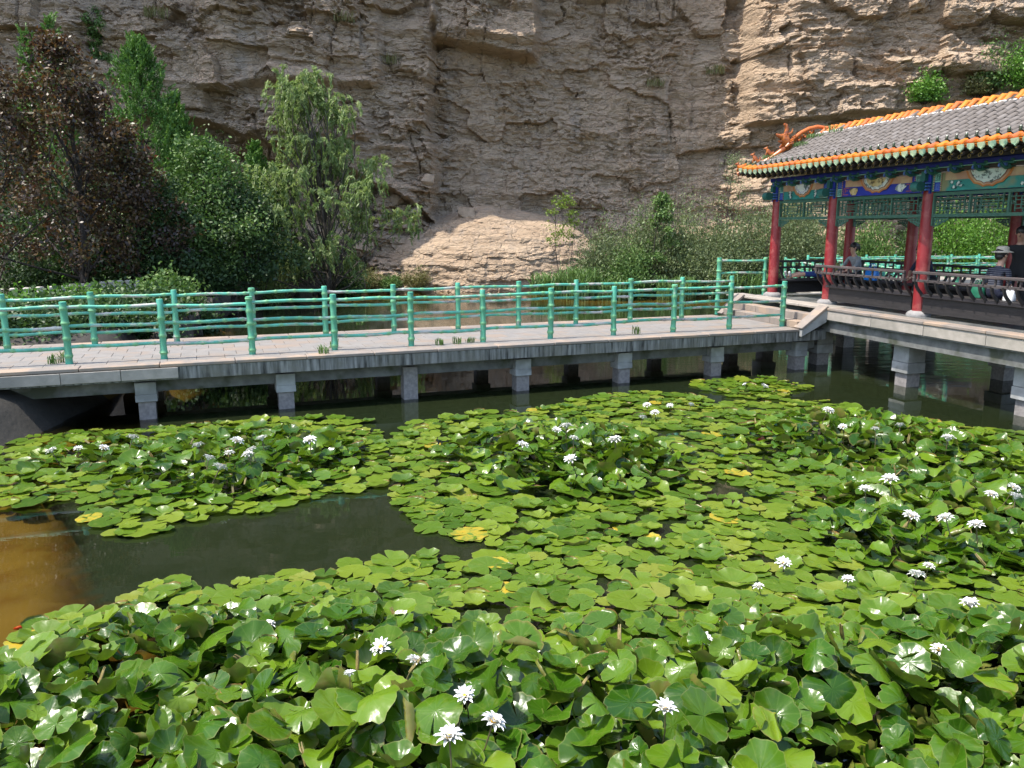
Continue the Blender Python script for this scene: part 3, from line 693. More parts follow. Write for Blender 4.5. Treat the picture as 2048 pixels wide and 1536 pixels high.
for bi in range(4):
    x0, x1 = COLX[bi], COLX[bi + 1]; L = x1 - x0; xc = (x0 + x1) / 2; blue = bi in (1, 3)
    for y, front in ((0, 1), (WD, 0)):
        beam = MB().box((xc, y, ZB + .17), (L - .2, .12, .34)).build('beam', 'teal_board' if not blue else 'blue_board', pav)
        if not front: continue
        yf = -.062
        up = MB().box((xc, yf - .004, ZB + .265), (L * .70, .012, .14)).build('beam_board', 'peach_board', pav)
        for s, mt, k in ((1, 'orange_line', 1), (.90, 'peach_board', 2), (.80, 'brown_line', 3), (.76, 'white_paint' if bi != 2 else 'pale_paint', 4), (.64, 'lilac_line' if bi == 0 else 'white_paint', 5), (.58, ('white_paint', 'cream_paint', 'pale_paint', 'cream_paint')[bi], 6)):
            motif(scallop(1.0 if bi else .78, .29, s), xc, yf - .012 - .0042 * k, ZB + .335, mt, beam)
        # end blocks: bead columns and fret squares
        for sd in (-1, 1):
            xe = xc + sd * (L / 2 - .12)
            MB().box((xe - sd * .02, yf - .006, ZB + .17), (.07, .012, .34)).build('end_block', 'green_beam', beam)
            MB().box((xe - sd * .12, yf - .006, ZB + .253), (.13, .012, .165)).build('end_block', 'blue_board' if (bi + (sd > 0)) % 2 else 'mint', beam)
            MB().box((xe - sd * .12, yf - .006, ZB + .085), (.13, .012, .165)).build('end_block', 'mint' if (bi + (sd > 0)) % 2 else 'blue_board', beam)
            for zz, up_ in ((ZB + .253, 1), (ZB + .085, 0)):
                pts = spiral(xe - sd * .12, zz, .10); strokes(list(zip(pts[:-1], pts[1:])), .012, yf - .0145, 'blue_pale' if ((bi + (sd > 0)) % 2) == up_ else 'green_beam', beam, 'fret')
            mb = MB()
            for bx in (xe - sd * .205, xe - sd * .035):
                for q in range(8): mb.box((bx, yf - .016, ZB + .025 + .042 * q), (.022, .01, .025))
            mb.build('bead_row', 'peach_board', beam)
        if blue:
            motif([(-.10, .06), (.10, .06), (.13, .0), (.07, -.09), (-.07, -.09), (-.13, 0)], xc - .68, yf - .012, ZB + .11, 'cream_paint', beam)
            motif([(-.15, -.02), (-.10, .05), (0, .09), (.10, .07), (.16, .03), (.08, -.03), (.05, -.08), (-.05, -.07)], xc + .68, yf - .012, ZB + .11, 'white_paint', beam)
            for sx in (-1, 1):
                X = xc + sx * .93
                l = [((X - .09, ZB + .04), (X + .07, ZB + .04)), ((X + .07 * sx, ZB + .04), (X + .07 * sx, ZB + .17)), ((X - .07, ZB + .17), (X + .07, ZB + .17)), ((X - .02, ZB + .12), (X + .06, ZB + .12)), ((X - .02, ZB + .08), (X - .02, ZB + .17)), ((X - .09 * sx, ZB + .16), (X - .09 * sx, ZB + .17))]
                strokes(l, .016, yf - .008, 'red_motif', beam, 'fret')
        else:
            for sx in (-1, 1):
                R = random.Random(bi * 7 + sx); mb = MB(); mg = MB()
                for q in range(5):
                    fx, fz = xc + sx * (L * .25 + R.uniform(-.1, .12)), ZB + .10 + R.uniform(-.05, .08)
                    mb.prism([(r * math.cos(a), r * math.sin(a)) for a, r in [(i * math.pi / 5, .035 if i % 2 else .022) for i in range(10)]][::-1], -.005, Mface(fx, yf - .009 - q * .0006, fz))
                    for w in range(3): mg.prism([(0, 0), (.05 * math.cos(w * 2 + q), .05 * math.sin(w * 2 + q)), (.03 * math.cos(w * 2 + q + .6), .03 * math.sin(w * 2 + q + .6))], -.003, Mface(fx + R.uniform(-.05, .05), yf - .006 - q * .0005, fz + R.uniform(-.04, .02)))
                mb.build('painted_flower', 'white_paint', beam); mg.build('painted_leaf', 'cloth_navy', beam)
# column head blocks with volutes
for x in COLX:
    for y, s in ((0, -1), (WD, 1)):
        MB().box((x, y, ZB + .17), (.20, .20, .40)).build('column_head', 'blue_board', pav)
        mb = MB(); mb.box((x - .02, y + s * .17, ZB + .10), (.13, .20, .16), bev=.01); mb.box((x - .02, y + s * .13, ZB + .29), (.10, .10, .18))
        vol = mb.build('head_bracket', 'green_beam', pav)
        if s < 0:
            mb = MB(); mb.tube([(x - .10, y - .30, ZB + .10), (x + .07, y - .30, ZB + .10)], .095, 14); 
            mb.build('volute', 'green_beam', vol)
            pts = [(.08 * (1 - i / 22) * math.cos(i * .6), .08 * (1 - i / 22) * math.sin(i * .6)) for i in range(20)]
            mb = MB(); mb.tube([(x - .104, y - .30 + a, ZB + .10 + b) for a, b in pts], .009, 5); mb.build('volute_line', 'mint', vol)
            mb = MB()
            for k, zz in enumerate((ZB + .04, ZB + .10, ZB + .16)): mb.box((x + .085, y - .13, zz), (.03, .14, .03))
            mb.build('stripe', 'blue_pale', vol)
# lattice friezes under the beams
def lattice(x0, x1, y, npan, par):
    z1, z0 = 2.345, 1.89; fr = MB()
    for z in (z1 - .03, z0 + .03): fr.box(((x0 + x1) / 2, y, z), (x1 - x0, .05, .06))
    fr.box((x0 + .022, y, (z0 + z1) / 2 - .08), (.045, .055, z1 - z0 + .16)); fr.box((x1 - .022, y, (z0 + z1) / 2 - .08), (.045, .055, z1 - z0 + .16))
    w = (x1 - x0 - .09) / npan
    for k in range(1, npan): fr.box((x0 + .045 + w * k, y, (z0 + z1) / 2), (.04, .048, z1 - z0 - .12))
    f = fr.build('lattice_frame', 'green_lattice', par)
    for k in range(npan):
        a, b = x0 + .045 + w * k + .02, x0 + .045 + w * (k + 1) - .02; c, d = z0 + .06, z1 - .06; W = b - a; Hh = d - c; mb = MB()
        def hb(u0, u1, v): mb.box((a + W * (u0 + u1) / 2, y, c + Hh * v), (W * (u1 - u0), .024, .017))
        def vb(u, v0, v1): mb.box((a + W * u, y, c + Hh * (v0 + v1) / 2), (.017, .026, Hh * (v1 - v0)))
        hb(0, .88, .80); hb(.12, 1, .20); vb(.13, .05, .95); vb(.87, .05, 1); hb(.13, .87, .62); hb(.13, .74, .38); vb(.28, .2, .8); vb(.74, .2, .8); hb(.28, .74, .5); vb(.5, .8, 1); vb(.5, 0, .2)
        for u, v in ((.35, .9), (.66, .9), (.35, .1), (.66, .1), (.06, .5), (.94, .5)):
            ring = [(a + W * u + .026 * math.cos(q * math.pi / 5), y, c + Hh * v + .026 * math.sin(q * math.pi / 5)) for q in range(11)]; mb.tube(ring, .009, 5, False)
        mb.build('lattice_panel', 'green_lattice', f)
    for sx, xx in ((1, x0 + .045), (-1, x1 - .045)):   # carved corner spandrels
        mb = MB(); zt = z0 - .005
        for q in range(5): mb.box((xx + sx * (.04 + .07 * q), y, zt - .025), (.06, .022, .03))
        for q in range(4): mb.box((xx + sx * (.05 + .07 * q), y, zt - .07 - .0), (.03, .022, .07 if q < 3 else .05))
        for q in range(3): mb.tube([(xx + sx * (.06 + .065 * q) + .03 * math.cos(t * .9), y, zt - .12 + .02 * q + .03 * math.sin(t * .9)) for t in range(8)], .009, 5, False)
        mb.tube([(xx + sx * .02, y, zt - .17), (xx + sx * .12, y, zt - .14), (xx + sx * .22, y, zt - .09), (xx + sx * .34, y, zt - .045)], .012, 5)
        mb.build('spandrel', 'green_lattice', f)
for bi in range(4):
    for y in (0, WD): lattice(COLX[bi] + .11, COLX[bi + 1] - .11, y, 2 if bi == 0 else 3, pav)
mb = MB(); mb.box((0, WD / 2, ZB + .17), (.12, WD - .2, .33)); mb.build('end_beam', 'teal_board', pav)
# purlins and brackets under the eave
for y, s in ((-.10, -1), (WD + .10, 1)):
    MB().box((XE / 2 + .05, y + s * .04, 2.84), (XE + .3, .10, .10), bev=.02).build('purlin', 'blue_board', pav)
    MB().box((XE / 2 + .05, y + s * .04, 2.785), (XE + .3, .106, .012)).build('purlin_line', 'mint', pav)
    MB().box((XE / 2, y - s * .02, 2.80), (XE + .2, .10, .16)).build('upper_beam', 'eave_dark', pav)
bkm = MB()
bkm.box((0, -.03, 2.81), (.07, .16, .06), bev=.006); bkm.box((0, -.10, 2.865), (.28, .07, .05), bev=.01)
for q in (-.12, .12): bkm.box((q, -.10, 2.905), (.07, .09, .035), bev=.006)
bkm.tube([(0, -.02, 2.80), (0, -.14, 2.78), (0, -.22, 2.81), (0, -.26, 2.86)], [.035, .035, .03, .018], 8)
bkm = bkm.mesh('eave_bracket', 'green_beam', 40)
bk2 = MB().tube([(-.02, -.24, 2.845), (.0, -.285, 2.83), (.0, -.29, 2.80), (0, -.26, 2.785)], .018, 6).box((0, -.17, 2.83), (.075, .05, .05)).mesh('bracket_scroll', 'blue_pale')
x = .28; 
while x < XE:
    b_ = put('eave_bracket', bkm, pav, (x, -.06, -.09)); put('bracket_scroll', bk2, b_); x += .535
# --- roof: curved slope, barrel tiles
EY, EZ, RY, RZ = -.86, 3.05, WD / 2, 4.05
def slope(t): return (EY + (RY - EY) * t, EZ + (RZ - EZ) * (.78 * t + .22 * t ** 2.2))
ROW = .21; XL, XR = -.50, XE + .3
def tmax(x):  # hipped corner: short rows near the left end
    return min(1.0, max(.10, .10 + (x - XL) / .62 * .42)) if x < .12 else 1.0
tt = np.linspace(0, 1, 15)
roof = None
mb = MB(); prof = [slope(t) for t in tt]
for sgn in (1, -1):
    vs = []; fs = []
    for (y, z) in prof:
        yy = y if sgn > 0 else WD - y
        xl = np.interp((y - EY) / (RY - EY), [0, .5, 1], [XL - .02, .08, .2]); vs += [(xl, yy, z), (XR, yy, z)]
    for i in range(len(prof) - 1): fs.append((2 * i, 2 * i + 1, 2 * i + 3, 2 * i + 2) if sgn > 0 else (2 * i + 1, 2 * i, 2 * i + 2, 2 * i + 3))
    mb.add(vs, fs)
    lo = [(v[0], v[1], v[2] - .05) for v in vs]; mb.add(lo, [f[::-1] for f in fs], 1)
    mb.add([vs[0], vs[1], lo[1], lo[0]], [(0, 3, 2, 1) if sgn > 0 else (0, 1, 2, 3)], 1)
# gable end infill + skirt
mb.add([(.2, RY, RZ), (.08, .12, 3.55), (.08, WD - .12, 3.55)], [(0, 1, 2)], 1)
mb.add([(.08, .12, 3.56), (.08, WD - .12, 3.56), (XL, WD - EY, EZ), (XL, EY, EZ)], [(0, 1, 2, 3)], 0)
roof = mb.build('roof', ['tile_trough', 'eave_dark'], pav)
tl = 10; seg = 1.0 / tl
def tile_mesh(L, r=.067, n=7, r2=None):
    m_ = MB(); vs = []; r2 = r2 or r * .985
    for k, (yy, rr) in enumerate(((0, r * 1.0), (.02, r * 1.0), (.021, r * .996), (L, r2))):
        for j in range(n): q = math.pi * j / (n - 1); vs.append((rr * math.cos(q), yy, rr * math.sin(q) - .004 * k))
    fs = [(k * n + j, k * n + j + 1, (k + 1) * n + j + 1, (k + 1) * n + j) for k in range(3) for j in range(n - 1)]
    fs = [f[::-1] for f in fs]; m_.add(vs, fs); return m_
p0, p1 = slope(.5), slope(.6); TLEN = math.hypot(p1[0] - p0[0], p1[1] - p0[1]) * 1.06
TM = tile_mesh(TLEN, n=9).mesh('roof_tile', 'tile_grey', 40)
rows = []; x = XL + .10
while x < XR - .05: rows.append(x); x += ROW
cnt = 0; far = MB()
for x in rows:
    tm = tmax(x); nk = max(1, int(round(tm * tl)))
    for k in range(1, nk):
        a, b = slope(k * seg), slope((k + 1) * seg); an = math.atan2(b[1] - a[1], b[0] - a[0])
        if 1.45 < x < 8.3 and k < 10:
            put('roof_tile', TM, roof, (x + random.uniform(-.004, .004), a[0], a[1] + .012 + random.uniform(0, .003)), (an + random.uniform(-.01, .01), random.uniform(-.03, .03), random.uniform(-.012, .012))); cnt += 1
        else:
            t_ = tile_mesh(TLEN, n=6); M = Matrix.Translation((x, a[0], a[1] + .015)) @ Matrix.Rotation(an, 4, 'X')
            far.add([M @ Vector(v) for v in t_.v], t_.f)
    for k in range(0, nk):   # back slope
        if random.random() < 2:
            a, b = slope(k * seg), slope((k + 1) * seg); an = math.atan2(b[1] - a[1], b[0] - a[0])
            t_ = tile_mesh(TLEN, n=5); M = Matrix.Translation((x, WD - a[0], a[1] + .015)) @ Matrix.Rotation(math.pi, 4, 'Z') @ Matrix.Rotation(an, 4, 'X')
            far.add([M @ Vector(v) for v in t_.v], t_.f)
fo = far.build('roof_tiles_beyond', 'tile_grey', roof, smooth=40); fo['kind'] = 'stuff'
# eave row: glazed barrel with round end, leaf-shaped drip tile, nail cap, rafter
a, b = slope(0), slope(seg); ean = math.atan2(b[1] - a[1], b[0] - a[0])
em = tile_mesh(.245, .082, 9, .072); em = em
em.lathe([(.085, -.012), (.085, .012)], n=16); 
em2 = MB(); e_ = tile_mesh(.20, .062, 9, .060); em2.add(e_.v, e_.f)
disc = [(.066 * math.cos(q * math.pi / 8), .066 * math.sin(q * math.pi / 8)) for q in range(16)]
em2.prism(disc, .02, Matrix(((1, 0, 0, 0), (0, 0, 1, -.02), (0, -1, 0, .0), (0, 0, 0, 1))))
em2.tube([(.050 * math.cos(q * math.pi / 6), -.022, .050 * math.sin(q * math.pi / 6)) for q in range(13)], .008, 5, False)
em2.tube([(-.04, -.024, -.01), (0, -.026, .0), (.04, -.024, -.01)], .011, 5); em2.tube([(-.03, -.024, .025), (0, -.026, .035), (.03, -.024, .025)], .009, 5)
EM = em2.mesh('eave_tile', 'glaze_orange', 40)
leafp = [(-.068, .03), (-.072, -.02), (-.055, -.055), (-.028, -.066), (0, -.098), (.028, -.066), (.055, -.055), (.072, -.02), (.068, .03)]
dmb = MB().prism(leafp, .016, Matrix(((1, 0, 0, 0), (0, 0, 1, -.016), (0, 1, 0, 0), (0, 0, 0, 1)))); dmb.tube([(p[0] * .72, -.018, p[1] * .72 - .006) for p in leafp], .006, 4)
DM = dmb.mesh('drip_tile', 'glaze_green')
NM = MB().lathe([(.030, 0), (.034, .012), (.022, .022), (.030, .036), (.020, .048), (.026, .060), (.012, .085)], n=9).mesh('nail_cap', 'glaze_cap')
rf = MB(); rf.tube([(0, -.70, 2.89), (0, .15, 3.20)], .037, 10, mi=0); rf.tube([(.030 * math.cos(q * math.pi / 6), -.706, 2.887 + .030 * math.sin(q * math.pi / 6)) for q in range(13)], .0055, 5, False, mi=1)
rf.box((0, -.80, 2.935), (.05, .14, .045), Euler((.38, 0, 0)), mi=0); rf.tube([(-.018, -.872, 2.915), (0, -.874, 2.93), (.018, -.872, 2.915)], .006, 4, mi=1)
RFM = rf.mesh('rafter', ['eave_dark', 'gold'], 40)
for i, x in enumerate(rows):
    up = .10 * max(0, (.35 - x) / .85) ** 2 if x < .35 else 0
    e = put('eave_tile', EM, roof, (x + random.uniform(-.005, .005), a[0] - .02, a[1] + .018 + up + random.uniform(-.004, .004)), (ean + random.uniform(-.03, .03), 0, random.uniform(-.03, .03)))
    put('nail_cap', NM, roof, (x, a[0] + .15, a[1] + .145 + up), (-.1, random.uniform(-.1, .1), 0))
    put('drip_tile', DM, roof, (x + ROW / 2, a[0] - .045, a[1] - .015 + up), (.22 + random.uniform(-.06, .06), random.uniform(-.05, .05), 0))
    put('rafter', RFM, roof, (x + ROW / 2, 0, up * .7))
mb = MB(); mb.box(((XL + XR) / 2, EY + .05, EZ - .045), (XR - XL, .03, .07)); mb.build('eave_board', 'eave_dark', roof)
# rolled ridge: a glazed tile bent over the top of every row
p9 = slope(.9)
rt = MB(); path = []
for q in range(9):
    an = math.radians(-10 + 200 * q / 8); 
arc = [(p9[0] + .00, p9[1] + .03), (p9[0] + .08, p9[1] + .085), (RY - .05, RZ + .04), (RY + .05, RZ + .04), (WD - p9[0] - .08, p9[1] + .085), (WD - p9[0], p9[1] + .03)]
rt.tube([(0, y, z) for y, z in arc], [.052, .055, .058, .058, .055, .052], 9); RT = rt.mesh('ridge_tile', 'glaze_orange', 50)
mo = MB().box((0, p9[0] - .02, p9[1] + .02), (.17, .05, .075), Euler((.5, 0, 0)), bev=.015).mesh('ridge_mortar', 'mortar')
for x in rows:
    if x > .14:
        r_ = put('ridge_tile', RT, roof, (x, 0, random.uniform(-.006, .006)), (0, 0, random.uniform(-.05, .05)), (1.12, 1, 1)); put('ridge_mortar', mo, roof, (x + random.uniform(-.02, .02), 0, random.uniform(-.01, .006)))
# descending ridge at the left end, dragon head and small beasts
mb = MB(); zr = lambda t: slope(t)[1]
pts = [(.16, RY, RZ + .06), (.13, RY - .2, RZ + .08), (.10, RY - .42, RZ + .03), (.08, RY - .62, RZ - .07), (.06, RY - .80, RZ - .20), (.05, RY - .92, RZ - .32)]
mb.tube(pts, [.045, .05, .05, .05, .05, .045], 9); 
for q in range(4): mb.tube([(.03 + .05 * math.cos(t * .8), RY - .28 - .17 * q + .05 * math.sin(t * .8), RZ - .03 - .085 * q + .045 * math.cos(t * .8)) for t in range(7)], .022, 6)
mb.tube([(.04, RY - 1.02, RZ - .44), (-.10, RY - 1.28, RZ - .66), (-.25, RY - 1.52, RZ - .82), (-.42, RY - 1.75, RZ - .96), (-.54, RY - 1.95, RZ - 1.04)], [.062, .06, .06, .058, .06], 9)
mb.build('end_ridge', 'glaze_orange', roof, smooth=50)
mb = MB(); bx, by, bz = .04, RY - 1.0, RZ - .42
mb.tube([(bx, by + .10, bz - .02), (bx, by + .02, bz + .10), (bx, by - .06, bz + .22), (bx, by - .10, bz + .30)], [.10, .12, .11, .07], 9)
mb.tube([(bx, by - .04, bz + .26), (bx, by - .16, bz + .25), (bx, by - .26, bz + .28), (bx, by - .29, bz + .31)], [.07, .06, .04, .015], 8)
mb.tube([(bx, by - .04, bz + .17), (bx, by - .15, bz + .13), (bx, by - .22, bz + .14)], [.06, .04, .015], 8)
mb.tube([(bx, by - .02, bz + .30), (bx, by + .00, bz + .42), (bx, by - .03, bz + .52), (bx, by - .08, bz + .55)], [.06, .05, .045, .03], 8)
for s in (-1, 1):
    mb.ball((bx + s * .055, by - .09, bz + .30), .025); mb.tube([(bx + s * .05, by + .02, bz + .30), (bx + s * .09, by + .09, bz + .36), (bx + s * .10, by + .10, bz + .44)], [.03, .022, .008], 6)
    mb.tube([(bx + s * .08, by + .06, bz + .02), (bx + s * .14, by - .02, bz + .06), (bx + s * .12, by - .09, bz + .0)], [.04, .04, .02], 6)
    for q in range(4): mb.tube([(bx + s * .08, by + .02 + .03 * q, bz + .04 + .06 * q), (bx + s * .15, by + .06 + .03 * q, bz + .08 + .06 * q), (bx + s * .15, by + .08 + .03 * q, bz + .12 + .06 * q)], [.03, .025, .006], 5)
mb.build('dragon_head', 'glaze_dark', roof, smooth=50)['label'] = 'orange glazed dragon head on the descending ridge'
for (t, h) in ((.34, .85), (.62, 1.0), (.95, .9)):
    gx, gy, gz = .04 - .58 * t, RY - 1.02 - .93 * t, RZ - .44 - .60 * t + .05
    m_ = MB(); m_.tube([(0, .05, 0), (0, .01, .07 * h), (0, -.03, .13 * h), (0, -.05, .17 * h)], [.05, .055, .045, .03], 8); m_.ball((0, -.06, .185 * h), (.035, .045, .035), 8, 5)
    m_.tube([(0, -.09, .19 * h), (0, -.125, .18 * h)], [.022, .012], 6); m_.tube([(0, .05, .02), (0, .11, .06), (0, .10, .13 * h)], [.025, .022, .008], 6)
    for s in (-1, 1): m_.tube([(s * .025, -.05, .20 * h), (s * .035, -.03, .25 * h)], [.014, .004], 5); m_.tube([(s * .03, -.04, .08), (s * .035, -.07, .0)], [.02, .016], 6)
    m_.build('ridge_beast', 'glaze_dark', roof, (gx, gy, gz), (0, 0, -.5), smooth=50)
# --- benches with swan-neck backrests
def bench(p, q, inward, par, first=True, worn='dark_wood_worn'):
    """seat and swan-neck rail between local points p and q; inward = unit normal to the seat side"""
    p = Vector(p); q = Vector(q); d = (q - p); L = d.length; d.normalize(); n = Vector(inward); ang = math.atan2(d.y, d.x)
    mid = (p + q) / 2; rz = Euler((0, 0, ang))
    def at(s, o, z): v = p + d * s - n * o; return (v.x, v.y, z)
    b = MB().box((*(mid + n * .16), .41), (L, .38, .05), rz, bev=.006).build('bench_seat', 'dark_wood', par)
    MB().box((*(mid - n * .04), .225), (L, .04, .30), rz).build('bench_apron', 'dark_wood', b)
    MB().box((*(mid - n * .085), .405), (L, .05, .06), rz, bev=.006).build('bench_rail', worn, b)
    MB().box((*(mid - n * .27), .70), (L + .06, .045, .05), rz, bev=.006).build('bench_rail', worn, b)
    MB().box((*(mid - n * .31), .855), (L + .06, .06, .055), rz, bev=.008).build('bench_rail', worn, b)
    nb = int(L / .235); 
    m_ = MB()
    cur = [(.085, .40), (.115, .45), (.19, .52), (.235, .58), (.258, .64), (.272, .70)]
    for (o0, z0), (o1, z1) in zip(cur[:-1], cur[1:]):
        an = math.atan2(z1 - z0, o1 - o0); m_.box((0, -(o0 + o1) / 2, (z0 + z1) / 2), (.034, math.hypot(o1 - o0, z1 - z0) + .012, .05), Euler((-an, 0, 0)))
    bm_ = m_.mesh('baluster', 'dark_wood')
    flip = 0 if (Vector((-d.y, d.x)) - n).length < .5 else math.pi
    for k in range(nb + 1):
        v = p + d * (L * k / nb); put('baluster', bm_, b, (v.x, v.y, 0), (0, 0, ang + flip))
        if k < nb: MB().box(at(L * (k + .35) / nb, .29, .78), (.03, .03, .12), rz).build('strut', worn, b); 
    # end posts
    for s in (0, L): MB().box(at(s, .30, .77), (.05, .05, .17), rz).build('strut', worn, b)
    return b
for i in (1, 2, 3): bench((COLX[i] - .05 if i == 1 else COLX[i] + .14, 0), (COLX[i + 1] - .14, 0), (0, 1), pav)
for i in range(4): bench((COLX[i] + .14, WD), (COLX[i + 1] - .14, WD), (0, -1), pav, worn='dark_wood')
bench((0, .14), (0, WD - .14), (1, 0), pav, worn='dark_wood')

# ================================================================== BEHIND: second bridge, fences, balustrades
b2 = thing('rear_footbridge', 'second green-railed footbridge beyond the pavilion', 'footbridge', (11.6, 21.0, 0), math.radians(84))
MB().box((5.8, .9, DECK - .08), (13.2, 2.4, .16)).build('deck_slab', 'stone_pale', b2)
for i in range(6):
    for yy in (.2, 1.7): put('pier', SH, b2, (.8 + 2.3 * i, yy, .08))
railing(b2, 0, 0, 9); railing(b2, .2, 1.8, 9)
b3 = thing('far_footbridge', 'far green-railed footbridge seen through the pavilion columns', 'footbridge', (13.0, 33.4, 0), math.radians(10))
MB().box((5.2, .9, DECK - .08), (11.6, 2.4, .16)).build('deck_slab', 'stone_pale', b3)
for i in range(5):
    for yy in (.2, 1.7): put('pier', SH, b3, (.8 + 2.3 * i, yy, .08))
railing(b3, 0, 0, 8); railing(b3, .2, 1.8, 8)
# railing that closes the left end of the platform
er = thing('end_railing', 'short green bamboo-style railing closing the platform beside the steps', 'railing', (0, 0, 0))
pa = P2W(-.42, -1.3); pb = P2W(-.30, -.05)
_d = Vector((pb.x - pa.x, pb.y - pa.y)); _L = _d.length; _a = math.atan2(_d.y, _d.x)
tp_ = bamboo('post', 1.42, .058, 77, 'z', .25)
put('post', tp_, er, (pa.x, pa.y, DECK - .02)); put('post', bamboo('post', .95, .05, 78, 'z', .25), er, (pb.x, pb.y, FLOOR))
for h in (1.02, 1.33):
    put('rail', bamboo('rail', _L, .028, int(h * 60), 'x', .3, 8), er, (pa.x, pa.y, DECK + h), (0, 0, _a))
# picket fences
def fence(name, label, pts, step, hgt, m, w=.05):
    f = thing(name, label, 'fence', (pts[0][0], pts[0][1], 0))
    me = MB().tube([(0, 0, -.1), (0.01, 0, hgt * .5), (0, 0, hgt)], [w * .5, w * .52, w * .42], 6).mesh('picket', m)
    lst = along(pts, step)
    for x, y, a in lst:
        z = float(ground_z(np.array([x]), np.array([y]))[0])
        put('picket', me, f, (x - pts[0][0], y - pts[0][1], z), (random.uniform(-.07, .07), random.uniform(-.07, .07), random.uniform(0, 6)), (1, 1, random.uniform(.88, 1.1)))
    for h in (.3, .78):
        path = [(x - pts[0][0], y - pts[0][1] + .04, float(ground_z(np.array([x]), np.array([y]))[0]) + hgt * h) for x, y, a in lst[::4]]
        MB().tube(path, .028, 6).build('fence_rail', m, f)
    return f
fence('picket_fence', 'dark weathered wooden picket fence under the trees on the left bank', [(-12.6, 27.6), (-11.4, 30.2), (-11.5, 33), (-10.4, 37.2), (-7.6, 40.3)], .26, 1.15, 'old_wood', .075)
fence('picket_fence', 'pale wooden picket fence on the bank seen through the pavilion', [(13.2, 40.4), (17, 40.4), (21.5, 39.8), (27, 38.2)], .32, 1.5, 'pale_wood', .10)
# low balustrade of turned posts behind the hedge
def balustrade(label, pts, step):
    f = thing('balustrade', label, 'balustrade', (pts[0][0], pts[0][1], 0))
    me = MB().lathe([(.10, 0), (.10, .05), (.085, .07), (.10, .16), (.095, .24), (.08, .27), (.105, .30), (.105, .35), (.07, .37)], n=12).mesh('baluster_post', 'cast_stone', 40)
    z0 = .98
    for x, y, a in along(pts, step): put('baluster_post', me, f, (x - pts[0][0], y - pts[0][1], z0), None, (1, 1, random.uniform(.95, 1.05)))
    MB().tube([(x - pts[0][0], y - pts[0][1], z0 - .06) for x, y in pts], .10, 6).build('base_rail', 'cast_stone', f)
balustrade('pale turned-post balustrade half hidden by the hedge at the far left', [und(-60, 575, 21.5)[:2], und(40, 572, 22.2)[:2], und(120, 566, 23)[:2], und(185, 556, 24.2)[:2]], .33)
balustrade('short run of pale turned posts just right of the hedge gap', [und(205, 556, 25.0)[:2], und(282, 548, 25.6)[:2]], .24)

# ================================================================== VEGETATION
def leafset(C, D, size, aspect=.5, seed=0, rnd=None, fold=.0):
    """diamond leaves: centres C, directions D (n,3); returns V,F,r"""
    g = np.random.default_rng(seed); n = len(C)
    D = D / (np.linalg.norm(D, axis=1, keepdims=True) + 1e-9)
    S = np.cross(D, g.normal(size=(n, 3))); S /= np.linalg.norm(S, axis=1, keepdims=True) + 1e-9
    L = size * g.uniform(.65, 1.25, (n, 1)); W = L * aspect * .5
    V = np.stack([C - D * L * .5, C + S * W - D * L * .06, C + D * L * .5, C - S * W - D * L * .06], 1)
    r = g.beta(2, 2, n) if rnd is None else rnd
    F = np.arange(n * 4).reshape(n, 4); return V.reshape(-1, 3), F, np.repeat(r, 4)
def crown_obj(par, parts, m, name='crown'):
    V = np.concatenate([p[0] for p in parts]); o = 0; F = []
    for p in parts: F.append(p[1] + o); o += len(p[0])
    R = np.concatenate([p[2] for p in parts])
    return put(name, npmesh(name, V, np.concatenate(F), m, False, {'rnd': R}), par)
def limb(mb, a, b, r0, r1, g, bend=.12, n=5):
    a = np.array(a, float); b = np.array(b, float); L = np.linalg.norm(b - a); off = g.normal(size=3) * L * bend
    pts = [tuple(a + (b - a) * t + off * math.sin(math.pi * t)) for t in np.linspace(0, 1, n)]
    mb.tube(pts, list(np.linspace(r0, r1, n)), 6); return pts
def broad_tree(label, base, H, R, seed, m='leaf_mid', bark='bark', nc=70, npl=130, ls=.16, cb=.25, cat='tree', name='tree', sig=.34, asp=.55, trunk_r=None, lean=(0, 0), group=None, top=.5, multi=1):
    g = np.random.default_rng(seed); t = thing(name, label, cat, base, 0, group)
    mb = MB(); r0 = trunk_r or H * .018; hub = []
    for s in range(multi):
        tip = (lean[0] + g.normal() * R * .35 * (multi > 1), lean[1] + g.normal() * R * .35 * (multi > 1), H * .86)
        hub.append(limb(mb, (g.normal() * .12 * (multi > 1), g.normal() * .12 * (multi > 1), -.2), tip, r0, r0 * .25, g, .04, 9))
    C = []
    for i in range(nc):
        h = cb + (1 - cb) * g.uniform(0, 1) ** .9; a = g.uniform(0, 2 * math.pi)
        prof = (math.sin(math.pi * min(1, ((h - cb) / (1 - cb)) ** top * .93 + .07))) ** .7
        rr = R * prof * g.uniform(.15, 1) ** .5 * (1 + .22 * math.sin(3 * a + seed) + g.normal() * .08)
        C.append((lean[0] * h + rr * math.cos(a), lean[1] * h + rr * math.sin(a), H * h))
    C = np.array(C)
    for i in range(0, nc, 3):
        tr = hub[i % multi]; c = C[i]; k = min(len(tr) - 1, max(1, int(len(tr) * max(.1, c[2] / H - .18))))
        limb(mb, tr[k], c, r0 * .35 * (1 - .6 * c[2] / H), .012, g, .10)
    mb.build('trunk', bark, t, smooth=True)
    sg = g.uniform(.7, 1.3, nc) * sig * R / 2.2
    idx = np.repeat(np.arange(nc), npl); P = C[idx] + g.normal(size=(len(idx), 3)) * sg[idx, None] * np.array([1, 1, .75])
    P[:, 2] = np.maximum(P[:, 2], .12)
    D = g.normal(size=P.shape) + np.array([0, 0, -.25])
    rr = np.clip(g.beta(2, 2, len(idx)) * .75 + g.uniform(-.15, .4, nc)[idx], 0, 1)
    crown_obj(t, [leafset(P, D, ls, asp, seed, rr)], m); return t
